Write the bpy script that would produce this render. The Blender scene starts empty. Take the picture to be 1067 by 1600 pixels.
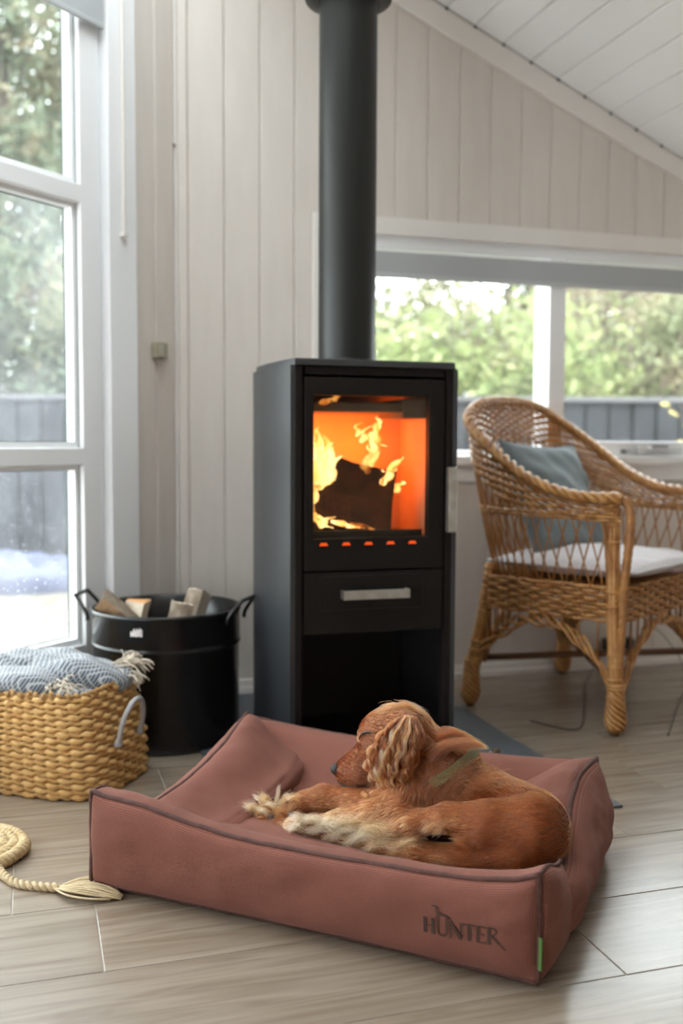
import bpy, bmesh, math, random
import numpy as np
from mathutils import Vector, Matrix

scene = bpy.context.scene
COL = scene.collection
rng = np.random.default_rng(7)
random.seed(7)
PI = math.pi

# ------------------------------------------------------------------ camera
cam_data = bpy.data.cameras.new('camera')
cam = bpy.data.objects.new('camera', cam_data)
COL.objects.link(cam)
cam_data.sensor_width = 36.0
cam_data.lens = 35.38
cam_data.clip_start = 0.05
cam_data.clip_end = 300
YAW, PITCH, ROLL, EYE = 0.298947, 0.069084, 0.004572, 0.80
fwd = Vector((math.sin(YAW)*math.cos(PITCH), math.cos(YAW)*math.cos(PITCH), -math.sin(PITCH)))
rgt = Vector((math.cos(YAW), -math.sin(YAW), 0))
upv = rgt.cross(fwd)
r2 = rgt*math.cos(ROLL) + upv*math.sin(ROLL)
u2 = -rgt*math.sin(ROLL) + upv*math.cos(ROLL)
cam.matrix_world = Matrix(((r2.x, u2.x, -fwd.x, 0), (r2.y, u2.y, -fwd.y, 0), (r2.z, u2.z, -fwd.z, EYE), (0, 0, 0, 1)))
cam_data.dof.use_dof = True
cam_data.dof.focus_distance = 1.74
cam_data.dof.aperture_fstop = 2.4
scene.camera = cam

# ------------------------------------------------------------------ sky, exposure
world = bpy.data.worlds.new('overcast_sky')
scene.world = world
world.use_nodes = True
wn, wl = world.node_tree.nodes, world.node_tree.links
wn.clear()
w_out = wn.new('ShaderNodeOutputWorld')
w_bg = wn.new('ShaderNodeBackground')
w_bg.inputs['Color'].default_value = (0.93, 0.965, 1.0, 1)
w_bg.inputs['Strength'].default_value = 9.6
wl.new(w_bg.outputs[0], w_out.inputs[0])
scene.view_settings.view_transform = 'Standard'
scene.view_settings.look = 'None'
scene.view_settings.exposure = 0.0
scene.view_settings.gamma = 1.0
scene.view_settings.use_curve_mapping = False
scene.cycles.max_bounces = 10
scene.cycles.diffuse_bounces = 6
scene.cycles.glossy_bounces = 4
scene.cycles.transparent_max_bounces = 24
scene.cycles.sample_clamp_indirect = 6.0
scene.cycles.use_denoising = True
scene.cycles.caustics_reflective = False
scene.cycles.caustics_refractive = False

# ------------------------------------------------------------------ helpers
def mesh_of(name, verts, faces, m=None, smooth=False, uvs=None):
    me = bpy.data.meshes.new(name)
    verts = np.asarray(verts, dtype=float)
    if isinstance(faces, np.ndarray): faces = faces.tolist()
    me.from_pydata(verts.tolist(), [], faces)
    if m is not None: me.materials.append(m)
    if smooth: me.polygons.foreach_set('use_smooth', np.ones(len(me.polygons), bool))
    if uvs is not None:
        lay = me.uv_layers.new(name='UVMap')
        idx = np.empty(len(me.loops), np.int32); me.loops.foreach_get('vertex_index', idx)
        lay.data.foreach_set('uv', np.asarray(uvs, float)[idx].ravel())
    me.update()
    return me

def ob(name, me, parent=None, loc=None, rot=None, label=None, cat=None, group=None, kind=None):
    o = bpy.data.objects.new(name, me)
    COL.objects.link(o)
    if parent is not None: o.parent = parent
    if loc is not None: o.location = loc
    if rot is not None: o.rotation_euler = rot
    if label: o['label'] = label
    if cat: o['category'] = cat
    if group: o['group'] = group
    if kind: o['kind'] = kind
    return o

def mk(name, vf, m, parent=None, smooth=False, uvs=None, **kw):
    return ob(name, mesh_of(name, vf[0], vf[1], m, smooth, uvs), parent, **kw)

def join(*parts):
    V, F, n = [], [], 0
    for v, f in parts:
        v = np.asarray(v, float)
        V.append(v)
        for q in (f.tolist() if isinstance(f, np.ndarray) else f): F.append([i+n for i in q])
        n += len(v)
    return np.concatenate(V), F

def box(x0, x1, y0, y1, z0, z1, b=0.0):
    """box with optional chamfered edges"""
    bm = bmesh.new()
    bmesh.ops.create_cube(bm, size=1.0)
    for v in bm.verts:
        v.co = Vector(((x0+x1)/2 + v.co.x*(x1-x0), (y0+y1)/2 + v.co.y*(y1-y0), (z0+z1)/2 + v.co.z*(z1-z0)))
    if b > 0:
        bmesh.ops.bevel(bm, geom=list(bm.edges), offset=b, segments=2, affect='EDGES', profile=0.6)
    V = np.array([v.co[:] for v in bm.verts]); bm.verts.index_update()
    F = [[v.index for v in f.verts] for f in bm.faces]
    bm.free()
    return V, F

def xf(vf, o, ax, ay, az):
    """local -> world by origin and three axes"""
    v = np.asarray(vf[0], float)
    return np.asarray(o, float) + v[:, :1]*np.asarray(ax, float) + v[:, 1:2]*np.asarray(ay, float) + v[:, 2:3]*np.asarray(az, float), vf[1]

def prism(poly, d0, d1, c=0.0):
    """convex 2-D polygon (a, b) extruded from depth d0 to d1, chamfered at the d1 face"""
    P = np.asarray(poly, float); n = len(P)
    area = 0.5*np.sum(P[:, 0]*np.roll(P[:, 1], -1) - np.roll(P[:, 0], -1)*P[:, 1])
    if area < 0: P = P[::-1]
    def inset(c):
        out = []
        for i in range(n):
            a, b, q = P[i-1], P[i], P[(i+1) % n]
            e1 = (b-a)/np.linalg.norm(b-a); e2 = (q-b)/np.linalg.norm(q-b)
            n1 = np.array([-e1[1], e1[0]]); n2 = np.array([-e2[1], e2[0]])
            k = 1+np.dot(n1, n2)
            out.append(b + (n1+n2)/max(k, 0.2)*c)
        return np.array(out)
    rings = [(P, d0), (P, d1-(c if d1 > d0 else -c))]
    if c > 0: rings.append((inset(c), d1))
    else: rings[1] = (P, d1)
    V = np.concatenate([np.column_stack([r, np.full(n, d)]) for r, d in rings])
    F = [list(range(n))[::-1]]
    for k in range(len(rings)-1):
        for i in range(n):
            j = (i+1) % n
            F.append([k*n+i, k*n+j, (k+1)*n+j, (k+1)*n+i])
    F.append([(len(rings)-1)*n+i for i in range(n)])
    return V, F

def frames(path, closed=False):
    P = np.asarray(path, float)
    if closed: T = np.roll(P, -1, 0) - np.roll(P, 1, 0)
    else:
        T = np.gradient(P, axis=0)
    T /= np.linalg.norm(T, axis=1, keepdims=True)+1e-12
    N = np.zeros_like(P)
    t0 = T[0]; a = np.array([0, 0, 1.0]) if abs(t0[2]) < .9 else np.array([1.0, 0, 0])
    nrm = a - t0*np.dot(a, t0); nrm /= np.linalg.norm(nrm)
    N[0] = nrm
    for i in range(1, len(P)):
        nrm = N[i-1] - T[i]*np.dot(N[i-1], T[i])
        nrm /= np.linalg.norm(nrm)+1e-12
        N[i] = nrm
    return T, N, np.cross(T, N)

def tube(path, r, k=8, closed=False, flat=None, cap=True):
    """swept circle; r scalar or per point; flat = (scale along N, scale along B)"""
    P = np.asarray(path, float); n = len(P)
    T, N, B = frames(P, closed)
    r = np.full(n, r) if np.isscalar(r) else np.asarray(r, float)
    fa, fb = flat if flat else (1, 1)
    th = np.arange(k)*2*PI/k
    V = (P[:, None] + r[:, None, None]*(fa*np.cos(th)[None, :, None]*N[:, None] + fb*np.sin(th)[None, :, None]*B[:, None])).reshape(-1, 3)
    i = np.arange(n if closed else n-1)[:, None]*k; j = np.arange(k)[None]
    i2 = ((np.arange(n if closed else n-1)+1) % n)[:, None]*k
    F = np.stack([i+j, i+(j+1) % k, i2+(j+1) % k, i2+j], -1).reshape(-1, 4).tolist()
    if cap and not closed:
        F.append(list(range(k))[::-1]); F.append([(n-1)*k+q for q in range(k)])
    return V, F

def lathe(prof, k=32, closed_top=False):
    prof = np.asarray(prof, float); n = len(prof)
    th = np.arange(k)*2*PI/k
    V = np.stack([prof[:, :1]*np.cos(th), prof[:, :1]*np.sin(th), np.repeat(prof[:, 1:2], k, 1)], -1).reshape(-1, 3)
    F = []
    for i in range(n-1):
        for j in range(k):
            F.append([i*k+j, i*k+(j+1) % k, (i+1)*k+(j+1) % k, (i+1)*k+j])
    return V, F

def grid_faces(nu, nv, wrap_u=False):
    """vertex index u*nv+v"""
    iu = np.arange(nu if wrap_u else nu-1); iv = np.arange(nv-1)
    a = iu[:, None]*nv + iv[None]; b = ((iu+1) % nu)[:, None]*nv + iv[None]
    return np.stack([a, b, b+1, a+1], -1).reshape(-1, 4)

def catmull(pts, n, closed=False):
    P = np.asarray(pts, float); m = len(P)
    if closed: idx = lambda i: P[i % m]
    else: idx = lambda i: P[i] if 0 <= i < m else (2*P[0]-P[1] if i < 0 else 2*P[-1]-P[-2])
    segs = m if closed else m-1
    out = []
    for q in np.linspace(0, segs, n, endpoint=not closed):
        i = min(int(q), segs-1); t = q-i
        p0, p1, p2, p3 = idx(i-1), idx(i), idx(i+1), idx(i+2)
        out.append(0.5*((2*p1) + (-p0+p2)*t + (2*p0-5*p1+4*p2-p3)*t*t + (-p0+3*p1-3*p2+p3)*t**3))
    return np.array(out)

def snoise(p, seed=0, freq=1.0, octaves=2):
    """cheap smooth pseudo-noise in [-1, 1]"""
    p = np.asarray(p, float)*freq; g = np.random.default_rng(seed); out = 0; amp = 1; tot = 0
    for o in range(octaves):
        s = 0
        for k in range(4):
            d = g.normal(size=p.shape[-1]); d /= np.linalg.norm(d)
            s = s + np.sin(p@d*2*PI*(0.7+0.6*g.random()) + g.random()*6.28)
        out = out + amp*s/4*1.4; tot += amp; amp *= .5; p = p*2.03
    return out/tot

# ------------------------------------------------------------------ materials
class NT:
    def __init__(self, name):
        self.m = bpy.data.materials.new(name); self.m.use_nodes = True
        self.n, self.l = self.m.node_tree.nodes, self.m.node_tree.links
        self.n.clear()
        self.out = self.n.new('ShaderNodeOutputMaterial')
    def node(self, t, **kw):
        q = self.n.new(t)
        for k, v in kw.items():
            if k in q.inputs: q.inputs[k].default_value = v
            else: setattr(q, k, v)
        return q
    def link(self, a, b): self.l.new(a, b)

def mat(name, col, rough=0.6, metal=0.0, var=None, vscale=8.0, bump=0.0, bscale=60.0, stretch=(1, 1, 1), obj_rand=0.0, spec=0.5, coat=0.0, sheen=0.0, detail=4):
    """principled with colour noise between col and var, and a noise bump, in object space"""
    t = NT(name)
    p = t.node('ShaderNodeBsdfPrincipled')
    p.inputs['Roughness'].default_value = rough; p.inputs['Metallic'].default_value = metal
    p.inputs['Specular IOR Level'].default_value = spec
    p.inputs['Coat Weight'].default_value = coat
    p.inputs['Sheen Weight'].default_value = sheen
    t.link(p.outputs[0], t.out.inputs[0])
    tc = t.node('ShaderNodeTexCoord'); mp = t.node('ShaderNodeMapping'); mp.inputs['Scale'].default_value = stretch
    t.link(tc.outputs['Object'], mp.inputs[0])
    c4 = (*col, 1)
    p.inputs['Base Color'].default_value = c4
    last = None
    if var is not None:
        nz = t.node('ShaderNodeTexNoise', Scale=vscale, Detail=float(detail)); t.link(mp.outputs[0], nz.inputs['Vector'])
        cr = t.node('ShaderNodeValToRGB'); cr.color_ramp.elements[0].position = .32; cr.color_ramp.elements[1].position = .68
        cr.color_ramp.elements[0].color = c4; cr.color_ramp.elements[1].color = (*var, 1)
        t.link(nz.outputs[0], cr.inputs[0]); last = cr.outputs[0]
        t.link(last, p.inputs['Base Color'])
    if obj_rand > 0:
        oi = t.node('ShaderNodeObjectInfo'); mr = t.node('ShaderNodeMapRange'); mr.inputs['To Min'].default_value = 1-obj_rand; mr.inputs['To Max'].default_value = 1+obj_rand
        t.link(oi.outputs['Random'], mr.inputs[0])
        mx = t.node('ShaderNodeVectorMath', operation='SCALE')
        if last is not None: t.link(last, mx.inputs[0])
        else: mx.inputs[0].default_value = col
        t.link(mr.outputs[0], mx.inputs['Scale']); t.link(mx.outputs[0], p.inputs['Base Color'])
    if bump > 0:
        nb = t.node('ShaderNodeTexNoise', Scale=bscale, Detail=4.0); t.link(mp.outputs[0], nb.inputs['Vector'])
        bp = t.node('ShaderNodeBump', Strength=bump, Distance=0.01); t.link(nb.outputs[0], bp.inputs['Height']); t.link(bp.outputs[0], p.inputs['Normal'])
    return t.m
# ================================================================== ROOM
YW = 3.121                                   # face of the back wall
CX, CY = 0.429, 3.121                        # corner of back wall and slanted window wall
LD = np.array([0.7403, 0.6722, 0.0])         # along the window wall, towards the corner
LN = np.array([0.6722, -0.7403, 0.0])        # its normal, into the room
UPZ = np.array([0, 0, 1.0])
def ceil_z(x): return 2.199-(x-1.302)*0.4435 if x > -0.6 else 3.0425-(-0.6-x)*0.4435

M_wall = mat('white_painted_boards', (0.65, 0.592, 0.545), 0.5, var=(0.62, 0.562, 0.515), vscale=5, bump=.08, bscale=40, stretch=(6, 6, 1), obj_rand=.015)
M_trim = mat('white_gloss_trim', (0.75, 0.71, 0.675), 0.38, bump=.03, bscale=30)
M_frame = mat('white_window_frame', (0.84, 0.845, 0.86), 0.32)
M_groove = mat('board_backing', (0.58, 0.54, 0.46), 0.7)
M_ceil = mat('white_ceiling_boards', (0.84, 0.83, 0.83), 0.45, bump=.04, bscale=30, obj_rand=.02)
M_seal = mat('dark_glazing_seal', (0.10, 0.14, 0.13), 0.5)

def glass_mat(name, haze, z0=None, z1=None, spots=0.0):
    """pane: clear with fresnel gloss; haze = share of a scattering film that paints in glare as well as dew"""
    t = NT(name)
    tr = t.node('ShaderNodeBsdfTransparent'); tr.inputs[0].default_value = (0.95, 0.98, 0.97, 1)
    gl = t.node('ShaderNodeBsdfGlossy', Roughness=0.02)
    fr = t.node('ShaderNodeFresnel', IOR=1.35)
    geo = t.node('ShaderNodeNewGeometry'); inv = t.node('ShaderNodeMath', operation='SUBTRACT'); inv.inputs[0].default_value = 1.0; t.link(geo.outputs['Backfacing'], inv.inputs[1])
    ff = t.node('ShaderNodeMath', operation='MULTIPLY'); t.link(fr.outputs[0], ff.inputs[0]); t.link(inv.outputs[0], ff.inputs[1])     # mirror only on the entry face
    mx = t.node('ShaderNodeMixShader'); t.link(ff.outputs[0], mx.inputs[0]); t.link(tr.outputs[0], mx.inputs[1]); t.link(gl.outputs[0], mx.inputs[2])
    film = t.node('ShaderNodeBsdfTranslucent'); film.inputs[0].default_value = (0.8, 0.85, 0.9, 1)  # film scatters for dew and paints glare haze over the view
    tc = t.node('ShaderNodeTexCoord')
    nz = t.node('ShaderNodeTexNoise', Scale=5.0, Detail=5.0); t.link(tc.outputs['Object'], nz.inputs['Vector'])
    mr = t.node('ShaderNodeMapRange'); mr.inputs['From Min'].default_value = .3; mr.inputs['From Max'].default_value = .7
    mr.inputs['To Min'].default_value = haze*.5; mr.inputs['To Max'].default_value = haze*1.5
    t.link(nz.outputs[0], mr.inputs[0])
    fac = mr.outputs[0]
    if spots > 0:
        vo = t.node('ShaderNodeTexVoronoi', Scale=70.0); t.link(tc.outputs['Object'], vo.inputs['Vector'])
        ls = t.node('ShaderNodeMath', operation='LESS_THAN'); ls.inputs[1].default_value = .16; t.link(vo.outputs['Distance'], ls.inputs[0])
        sx = t.node('ShaderNodeSeparateXYZ'); t.link(tc.outputs['Object'], sx.inputs[0])
        gz = t.node('ShaderNodeMapRange'); gz.inputs['From Min'].default_value = z1; gz.inputs['From Max'].default_value = z0
        gz.inputs['To Min'].default_value = 0; gz.inputs['To Max'].default_value = spots
        t.link(sx.outputs['Z'], gz.inputs[0])
        mu = t.node('ShaderNodeMath', operation='MULTIPLY'); t.link(ls.outputs[0], mu.inputs[0]); t.link(gz.outputs[0], mu.inputs[1])
        ad = t.node('ShaderNodeMath', operation='ADD'); t.link(fac, ad.inputs[0]); t.link(mu.outputs[0], ad.inputs[1]); fac = ad.outputs[0]
    m2 = t.node('ShaderNodeMixShader'); t.link(fac, m2.inputs[0]); t.link(mx.outputs[0], m2.inputs[1]); t.link(film.outputs[0], m2.inputs[2])
    t.link(m2.outputs[0], t.out.inputs[0])
    return t.m
M_glass = glass_mat('window_glass', 0.012)
M_glass_dew_glare = glass_mat('dewy_glare_window_glass', 0.042, 0.25, 1.4, 0.3)

# ---- floor: wood-look planks, each a piece
def plank_mat():
    t = NT('wood_look_tiles')
    p = t.node('ShaderNodeBsdfPrincipled', Roughness=0.27)
    p.inputs['Specular IOR Level'].default_value = 1.0
    tc = t.node('ShaderNodeTexCoord'); oi = t.node('ShaderNodeObjectInfo')
    ofs = t.node('ShaderNodeVectorMath', operation='SCALE'); ofs.inputs[0].default_value = (7, 3, 0); t.link(oi.outputs['Random'], ofs.inputs['Scale'])
    ad = t.node('ShaderNodeVectorMath', operation='ADD'); t.link(tc.outputs['Object'], ad.inputs[0]); t.link(ofs.outputs[0], ad.inputs[1])
    mp = t.node('ShaderNodeMapping'); mp.inputs['Scale'].default_value = (1.6, 22, 1); t.link(ad.outputs[0], mp.inputs[0])
    n1 = t.node('ShaderNodeTexNoise', Scale=1.6, Detail=6.0, Distortion=1.2); t.link(mp.outputs[0], n1.inputs['Vector'])
    cr = t.node('ShaderNodeValToRGB'); e = cr.color_ramp.elements
    e[0].position = .30; e[0].color = (0.180, 0.135, 0.095, 1); e[1].position = .70; e[1].color = (0.300, 0.245, 0.195, 1)
    x = e.new(.5); x.color = (0.245, 0.195, 0.148, 1)
    t.link(n1.outputs[0], cr.inputs[0])
    mp2 = t.node('ShaderNodeMapping'); mp2.inputs['Scale'].default_value = (3, 110, 1); t.link(ad.outputs[0], mp2.inputs[0])
    n2 = t.node('ShaderNodeTexNoise', Scale=1.0, Detail=3.0); t.link(mp2.outputs[0], n2.inputs['Vector'])
    mr = t.node('ShaderNodeMapRange'); mr.inputs['To Min'].default_value = .9; mr.inputs['To Max'].default_value = 1.08; t.link(n2.outputs[0], mr.inputs[0])
    sc = t.node('ShaderNodeVectorMath', operation='SCALE'); t.link(cr.outputs[0], sc.inputs[0]); t.link(mr.outputs[0], sc.inputs['Scale'])
    r2_ = t.node('ShaderNodeMapRange'); r2_.inputs['To Min'].default_value = .92; r2_.inputs['To Max'].default_value = 1.07; t.link(oi.outputs['Random'], r2_.inputs[0])
    s2 = t.node('ShaderNodeVectorMath', operation='SCALE'); t.link(sc.outputs[0], s2.inputs[0]); t.link(r2_.outputs[0], s2.inputs['Scale'])
    t.link(s2.outputs[0], p.inputs['Base Color'])
    bp = t.node('ShaderNodeBump', Strength=.06, Distance=.003); t.link(n2.outputs[0], bp.inputs['Height']); t.link(bp.outputs[0], p.inputs['Normal'])
    t.link(p.outputs[0], t.out.inputs[0])
    return t.m
M_plank = plank_mat()
M_grout = mat('pale_tile_grout', (0.36, 0.32, 0.27), 0.35)
floor = mk('floor', box(-2.55, 3.3, -2.9, 3.2, -0.06, -0.0012), M_grout, kind='structure', label='wood-look plank tile floor of the room', cat='floor')
ROW = 0.2335; TL = 1.2
joint = {0: 1.403+.004, 1: 1.156, 2: .093, -1: .847, 3: 1.485}
rows = []
y1 = 2.2095
k = 0
plank_meshes = {}
def plank(x0, x1, ya, yb):
    key = (round(x1-x0, 3), round(yb-ya, 3))
    if key not in plank_meshes:
        L, W = key
        plank_meshes[key] = mesh_of('tile', *box(-L/2, L/2, -W/2, W/2, -.01, 0, .0009), M_plank)
    ob('tile', plank_meshes[key], floor, loc=((x0+x1)/2, (ya+yb)/2, 0))
row_lines = [2.443+ROW*i for i in range(3, -1, -1)] + [2.2095, 1.976, 1.7425, 1.510, 1.275, 1.042, .808, .575, .34, .107]
row_joint = {2.443: 1.485, 2.2095: 1.403, 1.976: 1.156, 1.7425: .093, 1.510: .847, 1.275: 1.45}
for i in range(len(row_lines)-1):
    yb, ya = row_lines[i], row_lines[i+1]
    j = row_joint.get(round(yb, 4), (i*0.437) % TL)
    yb = min(yb, 3.119)
    if yb <= ya: continue
    x = j - TL*math.ceil((j+1.3)/TL)
    while x < 2.9:
        plank(x+.0011, x+TL-.0011, ya+.0011, yb-.0011); x += TL
# far from the lens the floor goes on as plain slabs behind the camera
mk('rear_tile_field', box(-2.5, 3.25, -2.85, .105, -.01, 0, .001), M_plank, floor)
floor.children[-1]['kind'] = 'stuff'

# ---- back wall: boards one by one on a backing
def w_back(a, b, d): return (a, YW-d, b)
BX, BZ, BD = np.array([1.0, 0, 0]), UPZ, np.array([0, -1.0, 0])
wall_back = mk('wall_back', join(box(.40, .93, YW+.006, YW+.10, 0, 2.7), box(.93, 3.05, YW+.006, YW+.10, 0, .72), box(.93, 3.05, YW+.006, YW+.10, 1.47, 2.7), box(3.05, 3.3, YW+.006, YW+.10, 0, 2.7)), M_groove, kind='structure', label='white panelled back wall behind the stove', cat='wall')
def rake_z(x): return 2.189-(x-1.135)*.4343          # underside of the sloping trim
def board(x0, x1, z0, z1a, z1b, ch=.0028):
    vf = xf(prism([(x0, z0), (x1, z0), (x1, z1b), (x0, z1a)], -.006, .008, ch), (0, YW, 0), BX, BZ, BD)
    mk('board', vf, M_wall, wall_back)
edges = [.436, .467] + [.467+.1115*i for i in range(1, 5)]
e0 = [.913+.1115*i for i in range(0, 21)]
g = .0008
for a, b in zip(edges[:-1], edges[1:]): board(a+g, b-g, 0, min(rake_z(a), 2.56), min(rake_z(b), 2.56))
for a, b in zip(e0[:-1], e0[1:]):
    if b <= 3.2:
        board(a+g, b-g, 1.521, rake_z(a), rake_z(b)); board(a+.0003, b-.0003, 0, .665, .665, .0012)
# trims
trim = lambda n, vf, lab: mk(n, vf, M_trim, kind='structure', label=lab, cat='trim')
trim('trim_1', xf(prism([(.43, rake_z(.43)-.002), (3.2, rake_z(3.2)-.002), (3.2, ceil_z(3.2)), (.43, ceil_z(.43))], 0, .020, .004), (0, YW, 0), BX, BZ, BD), 'sloping white trim board where the back wall meets the ceiling')
trim('trim_2', box(.86, 3.12, YW-.018, YW+.01, 1.467, 1.523, .003), 'horizontal white casing board above the back window')
trim('baseboard_back', join(box(.436, 3.2, YW-.016, YW+.004, 0, .046, .003), box(.436, 3.2, YW-.022, YW-.012, 0, .022, .003)), 'low white skirting along the back wall')
trim('trim_3', box(.86, .925, YW-.016, YW+.01, .70, 1.467, .003), 'upright white casing left of the back window behind the flue')

# ---- back window (window_2)
win2 = ob('window_2', None, kind='structure', label='long back window behind the wicker armchair', cat='window', loc=(.93, YW, .72))
def w2(n, vf, m=M_frame, **k):
    v = np.asarray(vf[0], float) - np.array([.93, YW, .72]); return mk(n, (v, vf[1]), m, win2, **k)
w2('sill', join(box(.90, 3.1, YW-.034, YW+.11, .724, .757, .005), box(.90, 3.1, YW-.014, YW+.006, .668, .724, .003)))
w2('frame_head', join(box(.925, 3.05, YW+.004, YW+.10, 1.43, 1.469, .003), box(.925, 3.05, YW-.012, YW+.03, 1.405, 1.419, .003)))
w2('frame_jamb', box(.925, .975, YW+.01, YW+.11, .757, 1.43, .003))
w2('mullion', box(1.703, 1.766, YW-.002, YW+.105, .757, 1.43, .004))
w2('sash_bottom_rail', box(1.766, 3.05, YW+.012, YW+.06, .757, .808, .005))
w2('fixed_bottom_rail', box(.975, 1.703, YW+.075, YW+.105, .757, .775, .004))
w2('frame_jamb', box(3.0, 3.05, YW+.01, YW+.11, .757, 1.43, .003))
w2('pane', box(.975, 1.70, YW+.088, YW+.092, .772, 1.43), M_glass)
w2('pane', box(1.768, 3.0, YW+.045, YW+.049, .80, 1.43), M_glass)
st = w2('window_stay', join(box(2.03, 2.25, YW-.004, YW+.010, .772, .782, .002), box(2.06, 2.085, YW-.010, YW+.012, .764, .79, .002), box(2.10, 2.19, YW-.016, YW+.010, .776, .788, .003)), mat('satin_window_fitting', (.62, .62, .62), .3, metal=.6))
w2('stay_pin', join(box(2.005, 2.015, YW-.006, YW+.012, .768, .778), box(2.118, 2.18, YW-.0165, YW-.008, .789, .795, .001)), mat('black_fitting', (.02, .02, .02), .4))

# roller blinds
M_blind = mat('grey_blind_cloth', (.40, .41, .42), .8, bump=.05, bscale=200)
b2 = ob('roller_blind', None, loc=(2.0, YW, 1.42), label='grey roller blind half drawn across the top of the back window', cat='blind')
mk('blind_cloth', (np.asarray((v := box(.93, 3.04, YW-.015, YW-.0135, 1.345, 1.416))[0])-np.array([2.0, YW, 1.42]), v[1]), M_blind, b2)
mk('bottom_rail', (np.asarray((v := box(.93, 3.04, YW-.019, YW-.009, 1.331, 1.347, .003))[0])-np.array([2.0, YW, 1.42]), v[1]), mat('grey_blind_rail', (.47, .48, .49), .5), b2)

mk('blocker', box(-5.0, -2.61, -2.9, .6, 1.60, 1.66, .01), M_trim, kind='structure', label='flat awning added out of view to keep sky light off the west opening', cat='blocker')  # unseen slab added to block sky light at the west opening
# ---- slanted window wall
def LW(vf): return xf(vf, (CX, CY, 0), LD, UPZ, LN)          # (s, z, depth into room)
wall_left = mk('wall_left', LW(join(box(-.302, .012, 0, 2.75, -.12, -.006), box(-4.0, -.302, 2.35, 3.2, -.12, -.006), box(-4.0, -3.3, 0, 2.6, -.12, -.006))), M_groove, kind='structure', label='slanted white wall beside the tall left window', cat='wall')
for a, b in ((-.19, -.1), (-.1, -.012)):
    mk('board', LW(prism([(a+g, 0), (b-g, 0), (b-g, 2.62), (a+g, 2.62)], -.006, .008, .004)), M_wall, wall_left)
mk('board', LW(prism([(-4, 2.35), (-.302, 2.35), (-.302, 2.6), (-1.4, 3.0), (-4, 2.3)], -.006, .008, .004)), M_wall, wall_left)
mk('trim_4', LW(box(-.303, -.191, 0, 2.62, -.10, .019, .003)), M_frame, kind='structure', label='wide upright white casing right of the tall left window', cat='trim')
trim('trim_5', LW(box(-.010, .002, 0, 2.6, 0, .012, .003)), 'thin upright bead in the corner of the two walls')
trim('baseboard_left', LW(box(-.19, -.0, 0, .046, 0, .016, .003)), 'short skirting under the slanted wall by the bucket')

win1 = ob('window_1', None, kind='structure', label='tall left window with two crossbars', cat='window', loc=(CX-.9*LD[0], CY-.9*LD[1], 0))
ORG1 = np.array([CX-.9*LD[0], CY-.9*LD[1], 0])
def w1(n, vf, m=M_frame, root=win1, org=ORG1):
    v, f = LW(vf); return mk(n, (v-org, f), m, root)
def tall_leaf(s1, s0, root, org):
    """one leaf from s0 (near) to s1 (far): stiles, rails, two crossbars, three panes"""
    q = lambda n, vf, m=M_frame: w1(n, vf, m, root, org)
    q('stile', box(s1-.070, s1, .05, 2.34, -.065, -.004, .004)); q('stile', box(s0, s0+.070, .05, 2.34, -.065, -.004, .004))
    q('bottom_rail', box(s0+.07, s1-.07, .05, .235, -.065, -.004, .004)); q('top_rail', box(s0+.07, s1-.07, 2.26, 2.34, -.065, -.004, .004))
    q('crossbar', box(s0+.07, s1-.068, .7335, .782, -.060, -.0035, .004)); q('crossbar', box(s0+.07, s1-.068, 1.444, 1.494, -.060, -.0035, .004))
    bead = []
    for za, zb in ((.235, .7335), (.782, 1.444), (1.494, 2.26)):
        a, b = s0+.07, s1-.07
        bead += [box(b-.016, b, za, zb, -.052, -.022), box(a, a+.016, za, zb, -.052, -.022), box(a+.016, b-.016, za, za+.016, -.052, -.022), box(a+.016, b-.016, zb-.012, zb, -.052, -.022)]
    q('glazing_bead', join(*bead))
    seal = []
    for za, zb in ((.235, .7335), (.782, 1.444), (1.494, 2.26)):
        a, b = s0+.07, s1-.07
        seal += [box(b-.0018, b+.0002, za, zb, -.03, -.0205), box(b-.0185, b-.0155, za+.014, zb-.01, -.053, -.0505), box(a+.016, b-.0155, za+.0155, za+.0185, -.053, -.0505), box(a+.016, b-.0155, zb-.0145, zb-.0115, -.053, -.0505)]
    q('rubber_seal', join(*seal), M_seal)
    for za, zb, mm in ((.25, .72, M_glass_dew_glare), (.797, 1.43, M_glass_dew_glare), (1.509, 2.25, M_glass)):
        q('pane', box(s0+.085, s1-.085, za, zb, -.057, -.053), mm)
tall_leaf(-.319, -1.75, win1, ORG1)
w1('threshold', box(-1.75, -.303, 0, .05, -.10, .004, .003)); w1('frame_head', box(-1.75, -.303, 2.34, 2.36, -.10, .0))
w1('rebate', box(-.319, -.303, .05, 2.34, -.10, -.016))
ORG3 = np.array([CX-2.5*LD[0], CY-2.5*LD[1], 0])
added_leaf = ob('added_window_leaf', None, kind='structure', label='tall leaf added beyond the left window, out of view, to light the room', cat='window', loc=ORG3)  # further leaf added out of view to bring in more daylight
tall_leaf(-1.76, -3.28, added_leaf, ORG3)
w1('threshold', box(-3.3, -1.75, 0, .05, -.10, .004, .003), M_frame, added_leaf, ORG3)
# blind over the top pane, and a rod for the recess line
bl = ob('roller_blind', None, loc=ORG1+np.array([0, 0, 2.0]), label='grey roller blind above the tall left window', cat='blind')
def b1(n, vf, m):
    v, f = LW(vf); mk(n, (v-ORG1-np.array([0, 0, 2.0]), f), m, bl)
b1('blind_cloth', box(-1.75, -.312, 1.935, 2.32, .012, .014), M_blind)
b1('bottom_rail', box(-1.75, -.312, 1.921, 1.936, .009, .017, .003), M_blind)
cr_ = ob('recess_line_rod', mesh_of('recess_line_rod', *LW(join(tube([(-.252, z, .026) for z in np.linspace(1.38, 2.4, 6)], .0055, 10), box(-.262, -.242, 1.373, 1.385, .018, .034, .003))), M_trim), label='slim white rod standing in for a shaded recess line on the casing right of the tall window', cat='recess line')  # rod drawn where the casing has only a shaded recess line
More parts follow.
